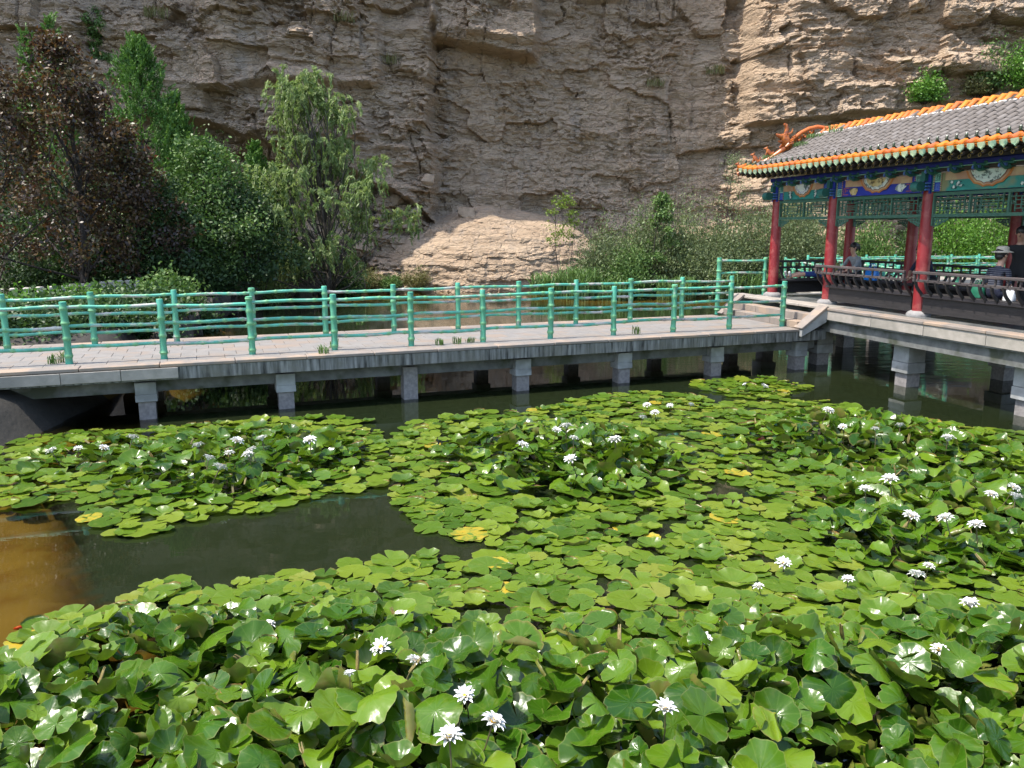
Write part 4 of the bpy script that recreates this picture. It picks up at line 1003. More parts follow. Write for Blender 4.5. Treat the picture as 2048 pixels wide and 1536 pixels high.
def conifer(label, base, H, R, seed, m='leaf_juniper', ns=420, group=None):
    g = np.random.default_rng(seed); t = thing('juniper_tree', label, 'juniper', base, 0, group)
    mb = MB(); limb(mb, (0, 0, -.2), (0, 0, H * .95), H * .015, .01, g, .01, 6); P = []; D = []; rr = []
    for i in range(ns):
        h = g.uniform(.04, 1) ** .85; a = g.uniform(0, 2 * math.pi); rad = R * (1 - h) ** .75 * g.uniform(.35, 1.0) * (1 + .25 * math.sin(2 * a + 9 * h + seed)) + .05
        o = np.array([rad * math.cos(a), rad * math.sin(a), H * h]); d = np.array([math.cos(a) * .55, math.sin(a) * .55, 1.0]) + g.normal(size=3) * .25
        L = g.uniform(.3, .75) * (.5 + .5 * (1 - h)) * H / 7; k = 42
        s = g.uniform(0, 1, k)[:, None]
        P.append(o + d * (s - .4) * L + g.normal(size=(k, 3)) * (.10 * L + .02) * (1.15 - s)); D.append(d + g.normal(size=(k, 3)) * .5); rr.append(np.clip(s[:, 0] * .5 + g.uniform(0, .5) + g.normal(size=k) * .1, 0, 1))
        if i % 14 == 0: limb(mb, (0, 0, max(.1, H * h - .4)), o, .03, .008, g, .05, 3)
    mb.build('trunk', 'bark', t, smooth=True)
    crown_obj(t, [leafset(np.concatenate(P), np.concatenate(D), .13, .32, seed, np.concatenate(rr))], m); return t
def willow(label, base, H, R, seed):
    g = np.random.default_rng(seed); t = thing('willow_tree', label, 'willow', base)
    mb = MB(); tr = limb(mb, (0, 0, -.3), (-.5, 0, H * .85), .15, .03, g, .03, 9); P = []; D = []; rr = []
    nodes_ = []
    for i in range(105):
        h = g.uniform(.18, 1.0); a = g.uniform(0, 2 * math.pi); hh = max(.2, h)
        prof = np.interp(h, [.15, .3, .5, .62, .8, .9, 1], [.8, 1.08, 1.12, .92, .55, .46, .3])
        rad = R * prof * g.uniform(.3, 1)
        o = np.array([-.55 * h + rad * math.cos(a), rad * math.sin(a), H * h]); k = int(min(7, max(1, 8 * (h - .18))))
        limb(mb, tr[k], o, .035, .01, g, .15, 5); nodes_.append(o)
    for o in nodes_:
        for s in range(10):
            a = g.uniform(0, 2 * math.pi); L = g.uniform(.30, .95); k = 42; q = np.sort(g.uniform(0, 1, k)); st = o + g.normal(size=3) * np.array([.28, .28, .16])
            x = st[0] + math.cos(a) * .55 * L * np.sqrt(q); y = st[1] + math.sin(a) * .55 * L * np.sqrt(q); z = st[2] + .18 * np.sin(q * 2.4) - L * q ** 1.6
            P.append(np.stack([x, y, z], 1) + g.normal(size=(k, 3)) * .03); D.append(np.stack([np.full(k, math.cos(a) * .5), np.full(k, math.sin(a) * .5), -.4 - q], 1) + g.normal(size=(k, 3)) * .45)
            rr.append(np.clip(g.uniform(.0, .7) + (1 - q) * .35 + g.normal(size=k) * .08, 0, 1))
    P = np.concatenate(P); P[:, 2] = np.maximum(P[:, 2], .2)
    mb.build('trunk', 'willow_bark', t, smooth=True)
    crown_obj(t, [leafset(P, np.concatenate(D), .20, .24, seed, np.concatenate(rr))], 'leaf_willow'); return t
def bush(label, base, H, R, seed, m, name='bush', cat='bush', nst=46, k=130, ls=.10, asp=.35, feathery=True, group=None):
    g = np.random.default_rng(seed); t = thing(name, label, cat, base, 0, group); mb = MB(); P = []; D = []; rr = []
    for i in range(nst):
        a = g.uniform(0, 2 * math.pi); q = g.uniform(0, 1) ** .6; e = np.array([R * q * math.cos(a), R * q * math.sin(a), H * g.uniform(.45, 1) * (1 - .55 * q ** 2)])
        st = np.array([e[0] * .25, e[1] * .25, 0]);
        if i % 3 == 0: limb(mb, tuple(st - [0, 0, .1]), e * .9, .02, .006, g, .08, 4)
        s = g.uniform(.25, 1.08, k)[:, None] ; s = np.maximum(s, .08)
        P.append(st + (e - st) * s + g.normal(size=(k, 3)) * (.16 if feathery else .26) * R ** .5 * np.array([1, 1, .8])); D.append((e - st) + g.normal(size=(k, 3)) * .8 * (1 if feathery else 2)); rr.append(np.clip(s[:, 0] * .5 - .1 + g.uniform(0, .45) + g.normal(size=k) * .08, 0, 1))
    mb.build('stems', 'bark', t, smooth=True); P = np.concatenate(P); P[:, 2] = np.maximum(P[:, 2], .03)
    crown_obj(t, [leafset(P, np.concatenate(D), ls, asp, seed, np.concatenate(rr))], m, 'foliage'); return t
def blades(label, base, H, R, n, seed, m='leaf_reed', name='reed_clump', cat='reeds', w=.03, group=None):
    g = np.random.default_rng(seed); t = thing(name, label, cat, base, 0, group); V = []; F = []; rr = []
    for i in range(n):
        a = g.uniform(0, 2 * math.pi); q = R * math.sqrt(g.uniform()); b = np.array([q * math.cos(a), q * math.sin(a), 0]); h = H * g.uniform(.55, 1.05); lean = g.uniform(.05, .55) * h; az = g.uniform(0, 2 * math.pi); d = np.array([math.cos(az), math.sin(az), 0]); s = np.array([-d[1], d[0], 0]) * w * g.uniform(.6, 1.2)
        o = len(V)
        for tq, ww in ((0, .7), (.4, 1), (.75, .8), (1, .05)):
            c = b + d * lean * tq ** 2.2 + np.array([0, 0, h * (tq - .28 * tq ** 3)]); V += [c - s * ww, c + s * ww]
        F += [(o, o + 1, o + 3, o + 2), (o + 2, o + 3, o + 5, o + 4), (o + 4, o + 5, o + 7, o + 6)]; rr += [g.beta(2, 2)] * 8
    put('foliage', npmesh('foliage', np.array(V), np.array(F), m, False, {'rnd': rr}), t); return t
def gb(px, py_top, Y, **k):
    """base on the ground under pixel column px at depth Y, and the height that reaches py_top"""
    x, _, zt = und(px, py_top, Y); z = float(ground_z(np.array([x]), np.array([Y]))[0]); return (x, Y, z - .05), zt - z
def T(px, py, Y): b, h = gb(px, py, Y); return b, h
b, h = T(110, 78, 25.5); broad_tree('tall purple-leaved plum tree filling the left side', b, h, 2.9, 1, 'leaf_plum', nc=120, npl=120, ls=.14, cb=.12, top=.42, sig=.19, name='plum_tree', cat='plum tree')
b, h = T(232, 250, 26.8); broad_tree('shorter purple-leaved plum tree right of the tall one', b, h, 1.7, 2, 'leaf_plum', nc=66, npl=140, ls=.135, cb=.12, top=.5, sig=.28, name='plum_tree', cat='plum tree')
b, h = T(-60, 110, 24); broad_tree('purple-leaved plum tree cut by the left edge of the view', b, h, 2.2, 3, 'leaf_plum', nc=66, npl=140, ls=.135, cb=.12, top=.5, sig=.28, name='plum_tree', cat='plum tree')
b, h = T(272, 72, 31); conifer('tall bright green juniper standing out behind the plum trees', b, h, 3.3, 5, ns=900)
b, h = T(98, 32, 33); conifer('slim juniper tip rising behind the tall plum tree', b, h, 1.3, 6, ns=380)
b, h = T(48, 62, 34); conifer('small pale juniper tip at the upper left', b, h, 1.1, 7, ns=300)
b, h = T(348, 185, 33); conifer('juniper half hidden right of the tall bright one', b, h, 2.0, 8, 'leaf_juniper', ns=480)
b, h = T(510, 282, 34); conifer('pointed juniper left of the willow', b, h, 1.9, 9, ns=520)
b, h = T(405, 285, 29.5); broad_tree('light green leafy tree between the plum trees and the pointed juniper', b, h, 2.1, 10, 'leaf_mid', nc=80, npl=140, ls=.14, cb=.20, top=.6)
b, h = T(330, 360, 28); broad_tree('low dark leafy tree in front of the bright juniper', b, h, 1.7, 11, 'leaf_dark', nc=60, npl=140, ls=.14, cb=.06, top=.6)
b, h = T(470, 380, 30); broad_tree('dark green leafy tree over the picket fence', b, h, 2.1, 12, 'leaf_dark', nc=66, npl=140, ls=.14, cb=.30, top=.6)
b, h = T(560, 330, 36); conifer('dark juniper deep behind the willow', b, h, 1.6, 13, 'leaf_dark', ns=320)
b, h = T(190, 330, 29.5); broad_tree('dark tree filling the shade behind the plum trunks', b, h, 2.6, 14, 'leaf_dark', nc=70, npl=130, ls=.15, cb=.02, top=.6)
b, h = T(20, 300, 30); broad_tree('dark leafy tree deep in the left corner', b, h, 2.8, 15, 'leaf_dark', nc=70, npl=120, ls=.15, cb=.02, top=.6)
b, h = T(640, 150, 33.5); willow('pale green weeping willow against the cliff', b, h, 3.5, 21)
b, h = T(540, 462, 33); bush('drooping pale willow shoot over the picket fence', b, h, .9, 22, 'leaf_willow', nst=30, k=90, ls=.15, asp=.22)
# shrubs under the trees
for i, (px, py, Y, R) in enumerate([(60, 470, 26.5, 1.5), (160, 480, 27, 1.4), (250, 470, 27.5, 1.4), (330, 480, 27.8, 1.2), (420, 480, 28.8, 1.1), (500, 490, 35.5, 1.0), (600, 495, 40.2, 1.1), (690, 500, 37.5, .9)]):
    b, h = T(px, py, Y)
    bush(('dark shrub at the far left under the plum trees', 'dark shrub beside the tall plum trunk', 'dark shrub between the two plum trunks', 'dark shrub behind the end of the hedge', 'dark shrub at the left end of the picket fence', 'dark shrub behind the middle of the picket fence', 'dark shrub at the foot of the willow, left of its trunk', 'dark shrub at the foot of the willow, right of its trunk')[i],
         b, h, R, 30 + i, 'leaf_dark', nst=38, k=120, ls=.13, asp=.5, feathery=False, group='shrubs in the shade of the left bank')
# bright hedge: a back row before the balustrade and a front row over the bank
HB = [(-30, 590, 19.6, .9, 'hedge bush cut by the left edge, behind the railing'), (40, 585, 20, .9, 'bright hedge bush in front of the first balustrade posts'), (105, 588, 20.6, .8, 'low bright hedge bush at the dip of the hedge'), (165, 572, 21.5, .9, 'tall bright hedge bush before the balustrade gap'), (225, 575, 21.8, .9, 'bright hedge bush left of the short post run'),
      (285, 545, 23, 1.0, 'darker round hedge bush below the plum trunk'), (335, 552, 23.6, .8, 'round hedge bush near the right end of the hedge'), (380, 572, 24.2, .6, 'last small hedge bush on the right, by the fence'),
      (10, 605, 18.2, .9, 'front-row hedge bush nearest the left edge'), (85, 600, 18.6, .9, 'second front-row hedge bush from the left edge'), (160, 600, 19, .9, 'front-row hedge bush under the second far post'), (230, 598, 19.6, .9, 'front-row hedge bush right of the second far post'), (295, 592, 20.6, .9, 'front-row hedge bush at the right end, over the stones'), (-70, 610, 17.6, .9, 'front-row hedge bush running out of the left edge')]
for i, (px, py, Y, R, nm) in enumerate(HB):
    x, _, zt = und(px, py, Y); z0 = float(ground_z(np.array([x]), np.array([Y]))[0]) - .15
    bush(nm, (x, Y, z0), max(.5, zt - z0 - (.62 if i < 5 else .3) + .34 * math.sin(i * 2.3)), R, 50 + i, 'leaf_dark' if i in (0, 2, 4, 7, 9, 12, 11) else ('leaf_hedge' if i in (1, 8, 3) else 'leaf_mid'), 'hedge_bush', 'hedge', nst=34, k=110, ls=.13, asp=.6, feathery=False, group='bright hedge on the left bank')
for i, (px, py, Y, R) in enumerate([(-40, 660, 16.0, .9), (60, 655, 16.4, .9), (150, 650, 17.0, .8), (225, 648, 17.6, .8), (290, 640, 18.6, .7), (-90, 640, 17.2, 1.0), (20, 640, 17.4, .9), (110, 636, 17.9, .9), (190, 632, 18.5, .8)]):
    x, _, zt = und(px, py, Y); z0 = float(ground_z(np.array([x]), np.array([Y]))[0]) - .1
    bush(('dark ground cover right behind the first far post', 'dark ground cover behind the railing left of the second far post', 'dark ground cover under the second far post', 'dark ground cover right of the second far post', 'dark ground cover at the shore stones', 'dark ground cover running out of the left edge', 'dark ground cover between hedge and first far post', 'dark ground cover below the dip of the hedge', 'dark ground cover below the tall hedge bush')[i], (x, Y, z0), max(.35, zt - z0), R, 210 + i, 'leaf_dark', 'ground_cover', 'ground cover', nst=44, k=90, ls=.11, asp=.55, feathery=False, group='ground cover on the left bank')
# far shore growth
b, h = T(1128, 388, 38.2); broad_tree('thin yellow-green sapling in front of the mound', b, h, .95, 60, 'leaf_yellow', nc=26, npl=42, ls=.11, cb=.55, trunk_r=.025, top=.8, sig=.30, multi=2)
b, h = T(1325, 388, 37.6); broad_tree('young upright tree rising from the grey-green bushes', b, h, .85, 61, 'leaf_mid', nc=34, npl=70, ls=.15, cb=.3, trunk_r=.04, top=.5)
b, h = T(1468, 300, 39.5); broad_tree('slender bare-stemmed tree left of the pavilion roof', b, h, 1.15, 62, 'leaf_tamarisk', nc=30, npl=60, ls=.10, cb=.25, trunk_r=.045, top=.6, asp=.4)
for i, (px, py, Y, R, H2, m) in enumerate([(1215, 462, 38.2, 1.5, 0, 'leaf_tamarisk'), (1300, 440, 38.8, 1.7, 0, 'leaf_tamarisk'), (1375, 425, 38.6, 1.9, 0, 'leaf_tamarisk'), (1450, 455, 38.6, 1.5, 0, 'leaf_tamarisk'), (1520, 430, 39.2, 1.7, 0, 'leaf_tamarisk'), (1590, 400, 40, 1.9, 0, 'leaf_tamarisk'), (1255, 510, 37.2, 1.0, 0, 'leaf_mid'), (1420, 508, 37.4, 1.0, 0, 'leaf_tamarisk')]):
    b, h = T(px, py, Y); h *= 1.18
    bush(('grey-green feathery bush nearest the mound', 'second feathery bush from the mound', 'largest feathery grey-green bush on the far shore', 'feathery bush right of the largest one', 'feathery bush below the slender tree', 'feathery bush framed by the first pavilion bay', 'low greener bush in front of the feathery ones', 'low feathery bush at the water right of centre')[i],
         b, h * 1.08, R * 1.05, 70 + i, m, nst=80, k=190, ls=.13, asp=.4, feathery=False, group='bushes along the far shore')
for i, (px, Y, H2, R, n) in enumerate([(1105, 37.8, 1.5, 1.0, 420), (1160, 37.2, 1.9, 1.0, 460), (1230, 36.8, 1.3, .9, 320), (1350, 36.6, 1.4, .9, 320), (1440, 37.2, 1.6, .9, 340), (1500, 37.6, 1.5, .8, 300)]):
    x = (px - 1024) / 1600 * Y; z = float(ground_z(np.array([x]), np.array([Y]))[0])
    blades(('leftmost green reed clump at the foot of the mound', 'tall green reed clump under the sapling', 'reed clump below the feathery bushes', 'reed clump in the middle of the far shore', 'tall reed clump left of the bridge end', 'reed clump behind the bridge end')[i], (x, Y, max(z, WZ)), H2, R, n, 90 + i, group='reeds along the far shore')
for i, (px, py, Y, R, m) in enumerate([(738, 540, 39.6, .8, 'leaf_dry'), (835, 535, 40.0, .9, 'leaf_dry'), (780, 548, 39.6, .5, 'leaf_mid')]):
    x, _, zt = und(px, py, Y); bush(('low dry shrub at the foot of the rubble by the willow', 'low dry shrub at the left foot of the sunlit mound', 'small green shrub between the two dry ones')[i], (x, Y, .05), max(.7, zt), R, 100 + i, m, nst=34, k=90, ls=.12, asp=.3)
# growth behind the pavilion
for i, (px, py, Y, R, m, nm) in enumerate([(1640, 430, 41, 2.0, 'leaf_tamarisk', 'pale bush behind the first pavilion bay'), (1735, 440, 40.8, 2.0, 'leaf_mid', 'soft green bush behind the second pavilion bay'), (1830, 455, 40.8, 1.6, 'leaf_dark', 'dark bush behind the third column'),
        (1900, 415, 40.4, 2.0, 'leaf_hedge', 'bright leafy bush behind the third pavilion bay'), (1985, 400, 40, 2.2, 'leaf_hedge', 'bright tall bush at the right behind the pavilion'), (2080, 395, 39, 2.4, 'leaf_mid', 'green bush at the right edge behind the pavilion')]):
    b, h = T(px, py, Y); bush(nm, b, h * 1.12, R, 110 + i, m, nst=70, k=140, ls=.14, asp=.5, feathery=(i < 2), group='bushes behind the pavilion')
# shrubs rooted on the cliff
def on_cliff(px, py):
    Y = 43.0
    for _ in range(4):
        x, _, z = und(px, py, Y); Y = float(cliff_y(np.array([x]), np.array([z]))[0])
    return (x, Y - .15, z)
for i, (px, py, H2, R, m, nm) in enumerate([(1848, 205, 1.5, .75, 'leaf_hedge', 'small bright shrub on the cliff ledge above the roof'), (1985, 185, 2.8, 1.0, 'leaf_mid', 'tall shrub on the cliff at the upper right'), (2045, 180, 2.6, 1.2, 'leaf_hedge', 'broad shrub on the cliff at the right edge'), (1950, 190, 1.0, .8, 'leaf_dry', 'dry shrub on the cliff left of the tall one')]):
    bush(nm, on_cliff(px, py), H2, R, 130 + i, m, nst=44, k=110, ls=.14, asp=.5, feathery=False)
vg = np.random.default_rng(9); V_ = []
t = thing('cliff_creeper', 'green creeper hanging on the grey rock at the upper left', 'creeper', on_cliff(190, 80)); o0 = np.array(t.location)
path = [(195, 20), (185, 45), (205, 50), (182, 70), (200, 75), (190, 95), (196, 110), (215, 116), (228, 122)]
P = []
for a_, b_ in zip(path[:-1], path[1:]):
    for q in np.linspace(0, 1, 7):
        c = np.array(on_cliff(a_[0] + (b_[0] - a_[0]) * q, a_[1] + (b_[1] - a_[1]) * q)); P.append(c - o0 + vg.normal(size=(26, 3)) * .10)
P = np.concatenate(P); crown_obj(t, [leafset(P, vg.normal(size=P.shape), .12, .6, 3)], 'leaf_mid', 'foliage')
mb = MB(); mb.tube([tuple(np.array(on_cliff(*q)) - o0) for q in path], .015, 5); mb.build('stem', 'bark', t)
for i, (px, py) in enumerate([(330, 45), (690, 45), (1430, 150), (1310, 175), (780, 130)]):
    blades(('dry grass tuft on the upper left ledge', 'grey grass tuft under the top edge left of centre', 'grey hanging tuft at the shade edge on the right', 'small dry tuft right of the cliff centre', 'small dry tuft left of the cliff centre')[i], on_cliff(px, py), .7, .5, 90, 140 + i, 'leaf_dry', 'grass_tuft', 'grass tuft', .02, 'dry tufts on the cliff')
# weeds on the bridge deck and on the roof
wp = [(108, 727), (130, 724), (648, 707), (668, 695), (880, 690), (915, 687), (940, 685), (1272, 668), (720, 650)]
for i, (px, py) in enumerate(wp):
    x, y = un(px, py, DECK + .005); blades(('weed at the first near post of the bridge', 'thin weed beside the first near post', 'weed at the coping left of the fourth post', 'tall weed by the fourth near post', 'weed sprouting mid-bridge left of the sixth post', 'thin weed next to the mid-bridge one', 'small weed left of the sixth near post', 'leafy weed at the eighth near post', 'weed at the far edge of the deck')[i], (x, y, DECK + .004), random.uniform(.12, .3), .09, 26, 160 + i, 'leaf_mid', 'weed', 'weed', .009, 'weeds in the bridge joints')
for i, (xx, t_, n) in enumerate([(.35, .80, 130), (.30, .62, 110), (-.1, .34, 90), (-.35, .12, 60), (1.0, .86, 50), (.62, .95, 70)]):
    y, z = slope(t_); w = P2W(xx, y, z + .03); blades(('weeds on the roof beside the dragon head', 'weeds on the roof below the dragon head', 'grass on the roof corner above the beasts', 'grass tuft at the very corner of the eave', 'pale weeds among the tiles near the ridge', 'weeds under the arched end ridge')[i], tuple(w), .16, .22, n, 180 + i, 'leaf_reed', 'roof_weeds', 'weeds', .008, 'weeds on the pavilion roof')

# ================================================================== WATER LILIES
def leaf_surface(kind, seed):
    """notched round leaf of radius 1; returns verts, faces, r, th, edge"""
    g = random.Random(seed); ns, nr = 30, 6; notch = g.uniform(.10, .22); V = []; rr = []; th = []; ed = []
    ph = [g.uniform(0, 6.28) for _ in range(6)]; s0 = g.uniform(0, 6.28)
    for j in range(nr + 1):
        q = j / nr
        for i in range(ns + 1):
            a = notch * (.3 + .7 * q) + (2 * math.pi - 2 * notch * (.3 + .7 * q)) * i / ns
            rim = 1 + .035 * math.sin(9 * a + ph[0]) + .025 * math.sin(17 * a + ph[1]) + .04 * math.sin(2 * a + ph[2])
            r = q * rim; x, y = r * math.cos(a), r * math.sin(a); e = 0.0
            wav = math.sin(5 * a + ph[3]) * .6 + math.sin(8 * a + ph[4]) * .4
            if kind == 'flat': z = .035 * q ** 3 * wav + .02 * math.sin(2 * x + ph[5]) 
            elif kind == 'wavy': z = .075 * q ** 3 * wav + .07 * q ** 4 + .06 * math.sin(1.6 * x + ph[5]) * q
            elif kind == 'bowl': z = .30 * q ** 2 + .12 * q ** 3 * wav
            elif kind == 'funnel': z = .62 * q ** 1.6 + .14 * q ** 3 * wav; x *= 1 - .22 * q; y *= 1 - .22 * q
            elif kind == 'fold': 
                z = .62 * abs(y) ** 1.25 + .05 * q ** 3 * wav; y *= .80 - .12 * abs(y)
            elif kind == 'saddle': z = .46 * (x * x - .8 * y * y) + .10 * q ** 3 * wav
            elif kind == 'arch': z = -.48 * x * x - .10 * y * y + .10 * q ** 3 * wav + .1
            elif kind == 'curl':   # one side of the rim stands up, rolls inward and withers
                k = max(0, math.cos(a - s0) + .45) / 1.45; k = k ** .6 if k > 0 else 0; z = .04 * q ** 3 * wav
                if q > .72 and k > 0:
                    u = (q - .72) / .28 * k * 2.5; R = .13
                    r = .72 * rim + R * math.sin(u); z += R * (1 - math.cos(u)); x, y = r * math.cos(a), r * math.sin(a); e = 1.0 if u > 1.2 else 0
            elif kind == 'flop':   # a flap bent right over, showing the underside
                z = .05 * q ** 3 * wav; c = x * math.cos(s0) + y * math.sin(s0)
                if c > .30:
                    u = (c - .30) / .17; R = .17; nc = .30 + R * math.sin(min(u, 2.7)); zz = R * (1 - math.cos(min(u, 2.7)))
                    if u > 2.7: nc -= (u - 2.7) * R * .9; zz += (u - 2.7) * R * .25
                    x += (nc - c) * math.cos(s0); y += (nc - c) * math.sin(s0); z += zz
            V.append((x, y, z)); rr.append(q); th.append(a); ed.append(max(e, .35 if (q > .97 and kind in ('curl', 'flop')) else 0))
    W = ns + 1; F = [(j * W + i, (j + 1) * W + i, (j + 1) * W + i + 1, j * W + i + 1) for j in range(nr) for i in range(ns)]
    me = npmesh('leaf', np.array(V), np.array(F), 'lily_leaf', True, {'r': rr, 'th': th, 'edge': ed}); return me
KINDS = {k: [leaf_surface(k, 100 * i + s) for s in range(4)] for i, k in enumerate(['flat', 'wavy', 'bowl', 'funnel', 'fold', 'saddle', 'arch', 'curl', 'flop'])}
def scroll_mesh(seed):
    g = random.Random(seed); mb = MB()
    for s in (-1, 1):
        n = 12; pts = [(.115 * s + .03 * math.sin(i * .5 + seed), .03 * math.sin(i * .4), -.15 + 1.3 * i / n) for i in range(n + 1)]
        mb.tube(pts, [(.12 - .07 * abs(i / n - .45) * 1.6) * (1 + .10 * (i % 2)) for i in range(n + 1)], 8)
    mb.prism([(-.16, 0), (.16, 0), (.1, 1.0), (-.1, 1.0)], .03, Matrix(((1, 0, 0, 0), (0, 0, 1, -.09), (0, 1, 0, -.1), (0, 0, 0, 1))))
    return mb.mesh('rolled_leaf', 'lily_scroll', 60)
SCR = [scroll_mesh(i) for i in range(4)]
def inpoly(x, y, P):
    ins = False; j = len(P) - 1
    for i in range(len(P)):
        if (P[i][1] > y) != (P[j][1] > y) and x < (P[j][0] - P[i][0]) * (y - P[i][1]) / (P[j][1] - P[i][1]) + P[i][0]: ins = not ins
        j = i
    return ins
COVER = [(-400, 880), (0, 884), (120, 868), (300, 856), (440, 851), (540, 838), (640, 840), (700, 838), (770, 852), (800, 862), (850, 838), (960, 824), (1070, 826), (1130, 806), (1200, 792), (1290, 784), (1390, 790), (1440, 806), (1560, 806), (1640, 802), (1760, 828), (1900, 852), (2048, 868), (2500, 900), (3200, 1700), (-1200, 1700)]
FARP = [(1388, 768), (1450, 757), (1530, 757), (1590, 768), (1625, 776), (1590, 786), (1560, 800), (1500, 800), (1440, 792), (1400, 782)]
HOLES = [[(-600, 1005), (0, 1004), (30, 1020), (95, 1005), (150, 997), (180, 1030), (225, 1078), (340, 1062), (420, 1036), (520, 1030), (620, 1003), (690, 988), (760, 975), (800, 1012), (850, 1062), (905, 1074), (962, 1090), (985, 1112), (930, 1122), (850, 1115), (780, 1122), (690, 1130), (600, 1150), (490, 1162), (400, 1195), (380, 1165), (300, 1172), (270, 1195), (200, 1225), (120, 1232), (60, 1258), (30, 1290), (75, 1308), (60, 1330), (-700, 1345)],
         [(1400, 968), (1465, 962), (1510, 985), (1480, 1000), (1415, 990)], [(1300, 858), (1400, 862), (1360, 876), (1300, 872)], [(1300, 1035), (1390, 1040), (1370, 1058), (1310, 1056)], [(715, 843), (810, 858), (790, 868), (740, 862)]]
CLUMPS = [(480, 912, 1.9, .27), (1130, 905, 1.9, .33), (1745, 880, 2.1, .33), (1900, 1000, 1.6, .30), (1840, 1060, 1.3, .25), (230, 900, 1.4, .15)]
cw = [(*un(a, b, WZ + .1), r, h) for a, b, r, h in CLUMPS]
def rise(x, y, px, py):
    v = max([h * max(0, 1 - ((x - cx) ** 2 + (y - cy) ** 2) / (r * r)) for cx, cy, r, h in cw])
    near = .42 * float(sst(1150, 1420, np.array(py - max(0, 300 - px) * .25))) * (.78 + .6 * float(perlin(np.array([x * .8]), np.array([y * .8]), 3)[0]))
    return max(v, near)
BEDS = [('water_lily_bed', 'water lily bed at the left, floating just before the bridge', (330, 920)), ('water_lily_bed', 'water lily bed with a raised leafy hump in the middle of the pond', (1120, 915)),
        ('water_lily_bed', 'water lily bed at the right with crowded upright leaves near the pavilion piers', (1740, 890)), ('water_lily_bed', 'small round patch of water lilies below the last bridge piers', (1500, 778)),
        ('water_lily_bed', 'nearest water lily bed of big glossy leaves, left of the lower middle', (560, 1360)), ('water_lily_bed', 'nearest water lily bed of big glossy leaves at the lower right', (1600, 1360)),
        ('water_lily_bed', 'water lily bed with many white flowers at the right edge', (1930, 1060)), ('water_lily_bed', 'flat green pads spreading across the middle right of the pond', (1300, 1060)),
        ('water_lily_bed', 'wide strip of pads just below the open water, left of centre', (760, 1210)), ('water_lily_bed', 'nearest water lily bed in the bottom left corner', (60, 1440)),
        ('water_lily_bed', 'nearest water lily bed of glossy leaves at the bottom middle', (1080, 1430)), ('water_lily_bed', 'band of mixed flat and curled pads left of the right-edge flowers', (1560, 1150)),
        ('water_lily_bed', 'pads tapering off in front of the pavilion piers at the right edge', (2030, 900)), ('water_lily_bed', 'nearest water lily bed cut by the bottom right corner', (2000, 1430)),
        ('water_lily_bed', 'water lilies running on beyond the right edge, level with the open water', (2420, 1060)), ('water_lily_bed', 'water lilies running on beyond the bottom right edge', (2460, 1380)), ('water_lily_bed', 'water lilies running on beyond the bottom left edge', (-220, 1480)), ('water_lily_bed', 'water lilies running on beyond the right edge, below the pavilion', (2350, 940))]
beds = []
for nm, lab, (px, py) in BEDS:
    x, y = un(px, py, WZ); t = thing(nm, lab, 'water lilies', (x, y, WZ), 0, 'beds of white water lilies'); beds.append((t, Vector((x, y, WZ)), px, py))
def bed_of(x, y, px, py):
    if inpoly(px, py, FARP): return 3
    d = [(math.hypot(x - b[1].x, (y - b[1].y) * 1.15) + (99 if i == 3 else 0) + (50 if cnts[i] >= 296 else 0)) for i, b in enumerate(beds)]; return int(np.argmin(d))
LR = random.Random(4); placed = np.zeros((0, 3)); pts = []; cnts = [0] * len(beds)
FL = [(265, 880, 1), (105, 907, .9), (157, 903, .7), (208, 903, .8), (397, 895, .9), (473, 886, 1), (525, 882, .9), (620, 886, 1.1), (505, 916, .9), (498, 934, .9), (418, 940, .9), (460, 925, .8), (440, 965, 1.1), (1132, 862, 1.1), (1112, 866, .8), (1230, 884, 1.1), (1147, 879, .8), (1045, 916, .9), (1142, 960, 1),
      (1285, 840, .9), (1310, 830, .9), (1294, 815, .9), (1340, 817, .8), (1382, 813, .7), (1655, 832, 1), (1800, 853, .8), (1895, 887, 1.1), (1685, 866, .7), (1750, 868, .7), (1780, 966, 1.2), (1730, 985, .9), (1820, 1042, 1.2), (1892, 1046, 1.1), (1952, 1060, 1.1), (2030, 1000, 1), (2026, 981, .9), (1980, 1002, .9),
      (1567, 1133, 1.1), (1695, 1167, .9), (1833, 1158, 1.2), (1855, 1150, .8), (1518, 1180, .8), (1940, 1218, 1.2), (2032, 1270, 1.2), (1877, 1308, .9), (1407, 1287, 1.0), (1330, 1428, 1.0), (765, 1303, 1.15), (828, 1340, .9), (535, 1262, .9), (930, 1380, .95), (700, 1364, .6), (985, 1500, 1.1), (900, 1528, 1.2), (1528, 777, .9), (1490, 773, .6), (917, 1303, .45)]
flw = []
for px, py, s in FL:
    h = .06
    for _ in range(3):
        x, y = un(px, py, WZ + h); h = .10 + rise(x, y, px, py) * 1.08
    flw.append((x, y, h, s, px, py))
fx = np.array([(f[0], f[1]) for f in flw])
tries = 0; N_OBJ = 0
cand = []
while tries < 190000 and len(pts) < 5200:
    tries += 1
    y = LR.uniform(3.2, 16.8); x = LR.uniform(-.85, 1.0) * (y + .6); px, py = pr(x, y, WZ)
    if px < -330 or px > 2640 or py > 1690: continue
    farp = inpoly(px, py, FARP)
    if not (farp or inpoly(px, py, COVER)): continue
    if any(inpoly(px, py, h) for h in HOLES): continue
    up = 0 if farp else rise(x, y, px, py)
    R = LR.uniform(.095, .178)
    if farp: R = LR.uniform(.10, .18)
    if up > .1: R *= .90
    if LR.random() < .16: R *= .62
    k = .70 - .34 * min(1, up / .24)      # crowd more where the bed is raised
    if len(placed):
        d = np.hypot(placed[:, 0] - x, placed[:, 1] - y)
        if (d < k * (R + placed[:, 2]) * .80).any(): continue
    placed = np.vstack([placed, [x, y, R]]); pts.append((x, y, R, up, px, py, farp))
pts.sort(key=lambda p: p[1])
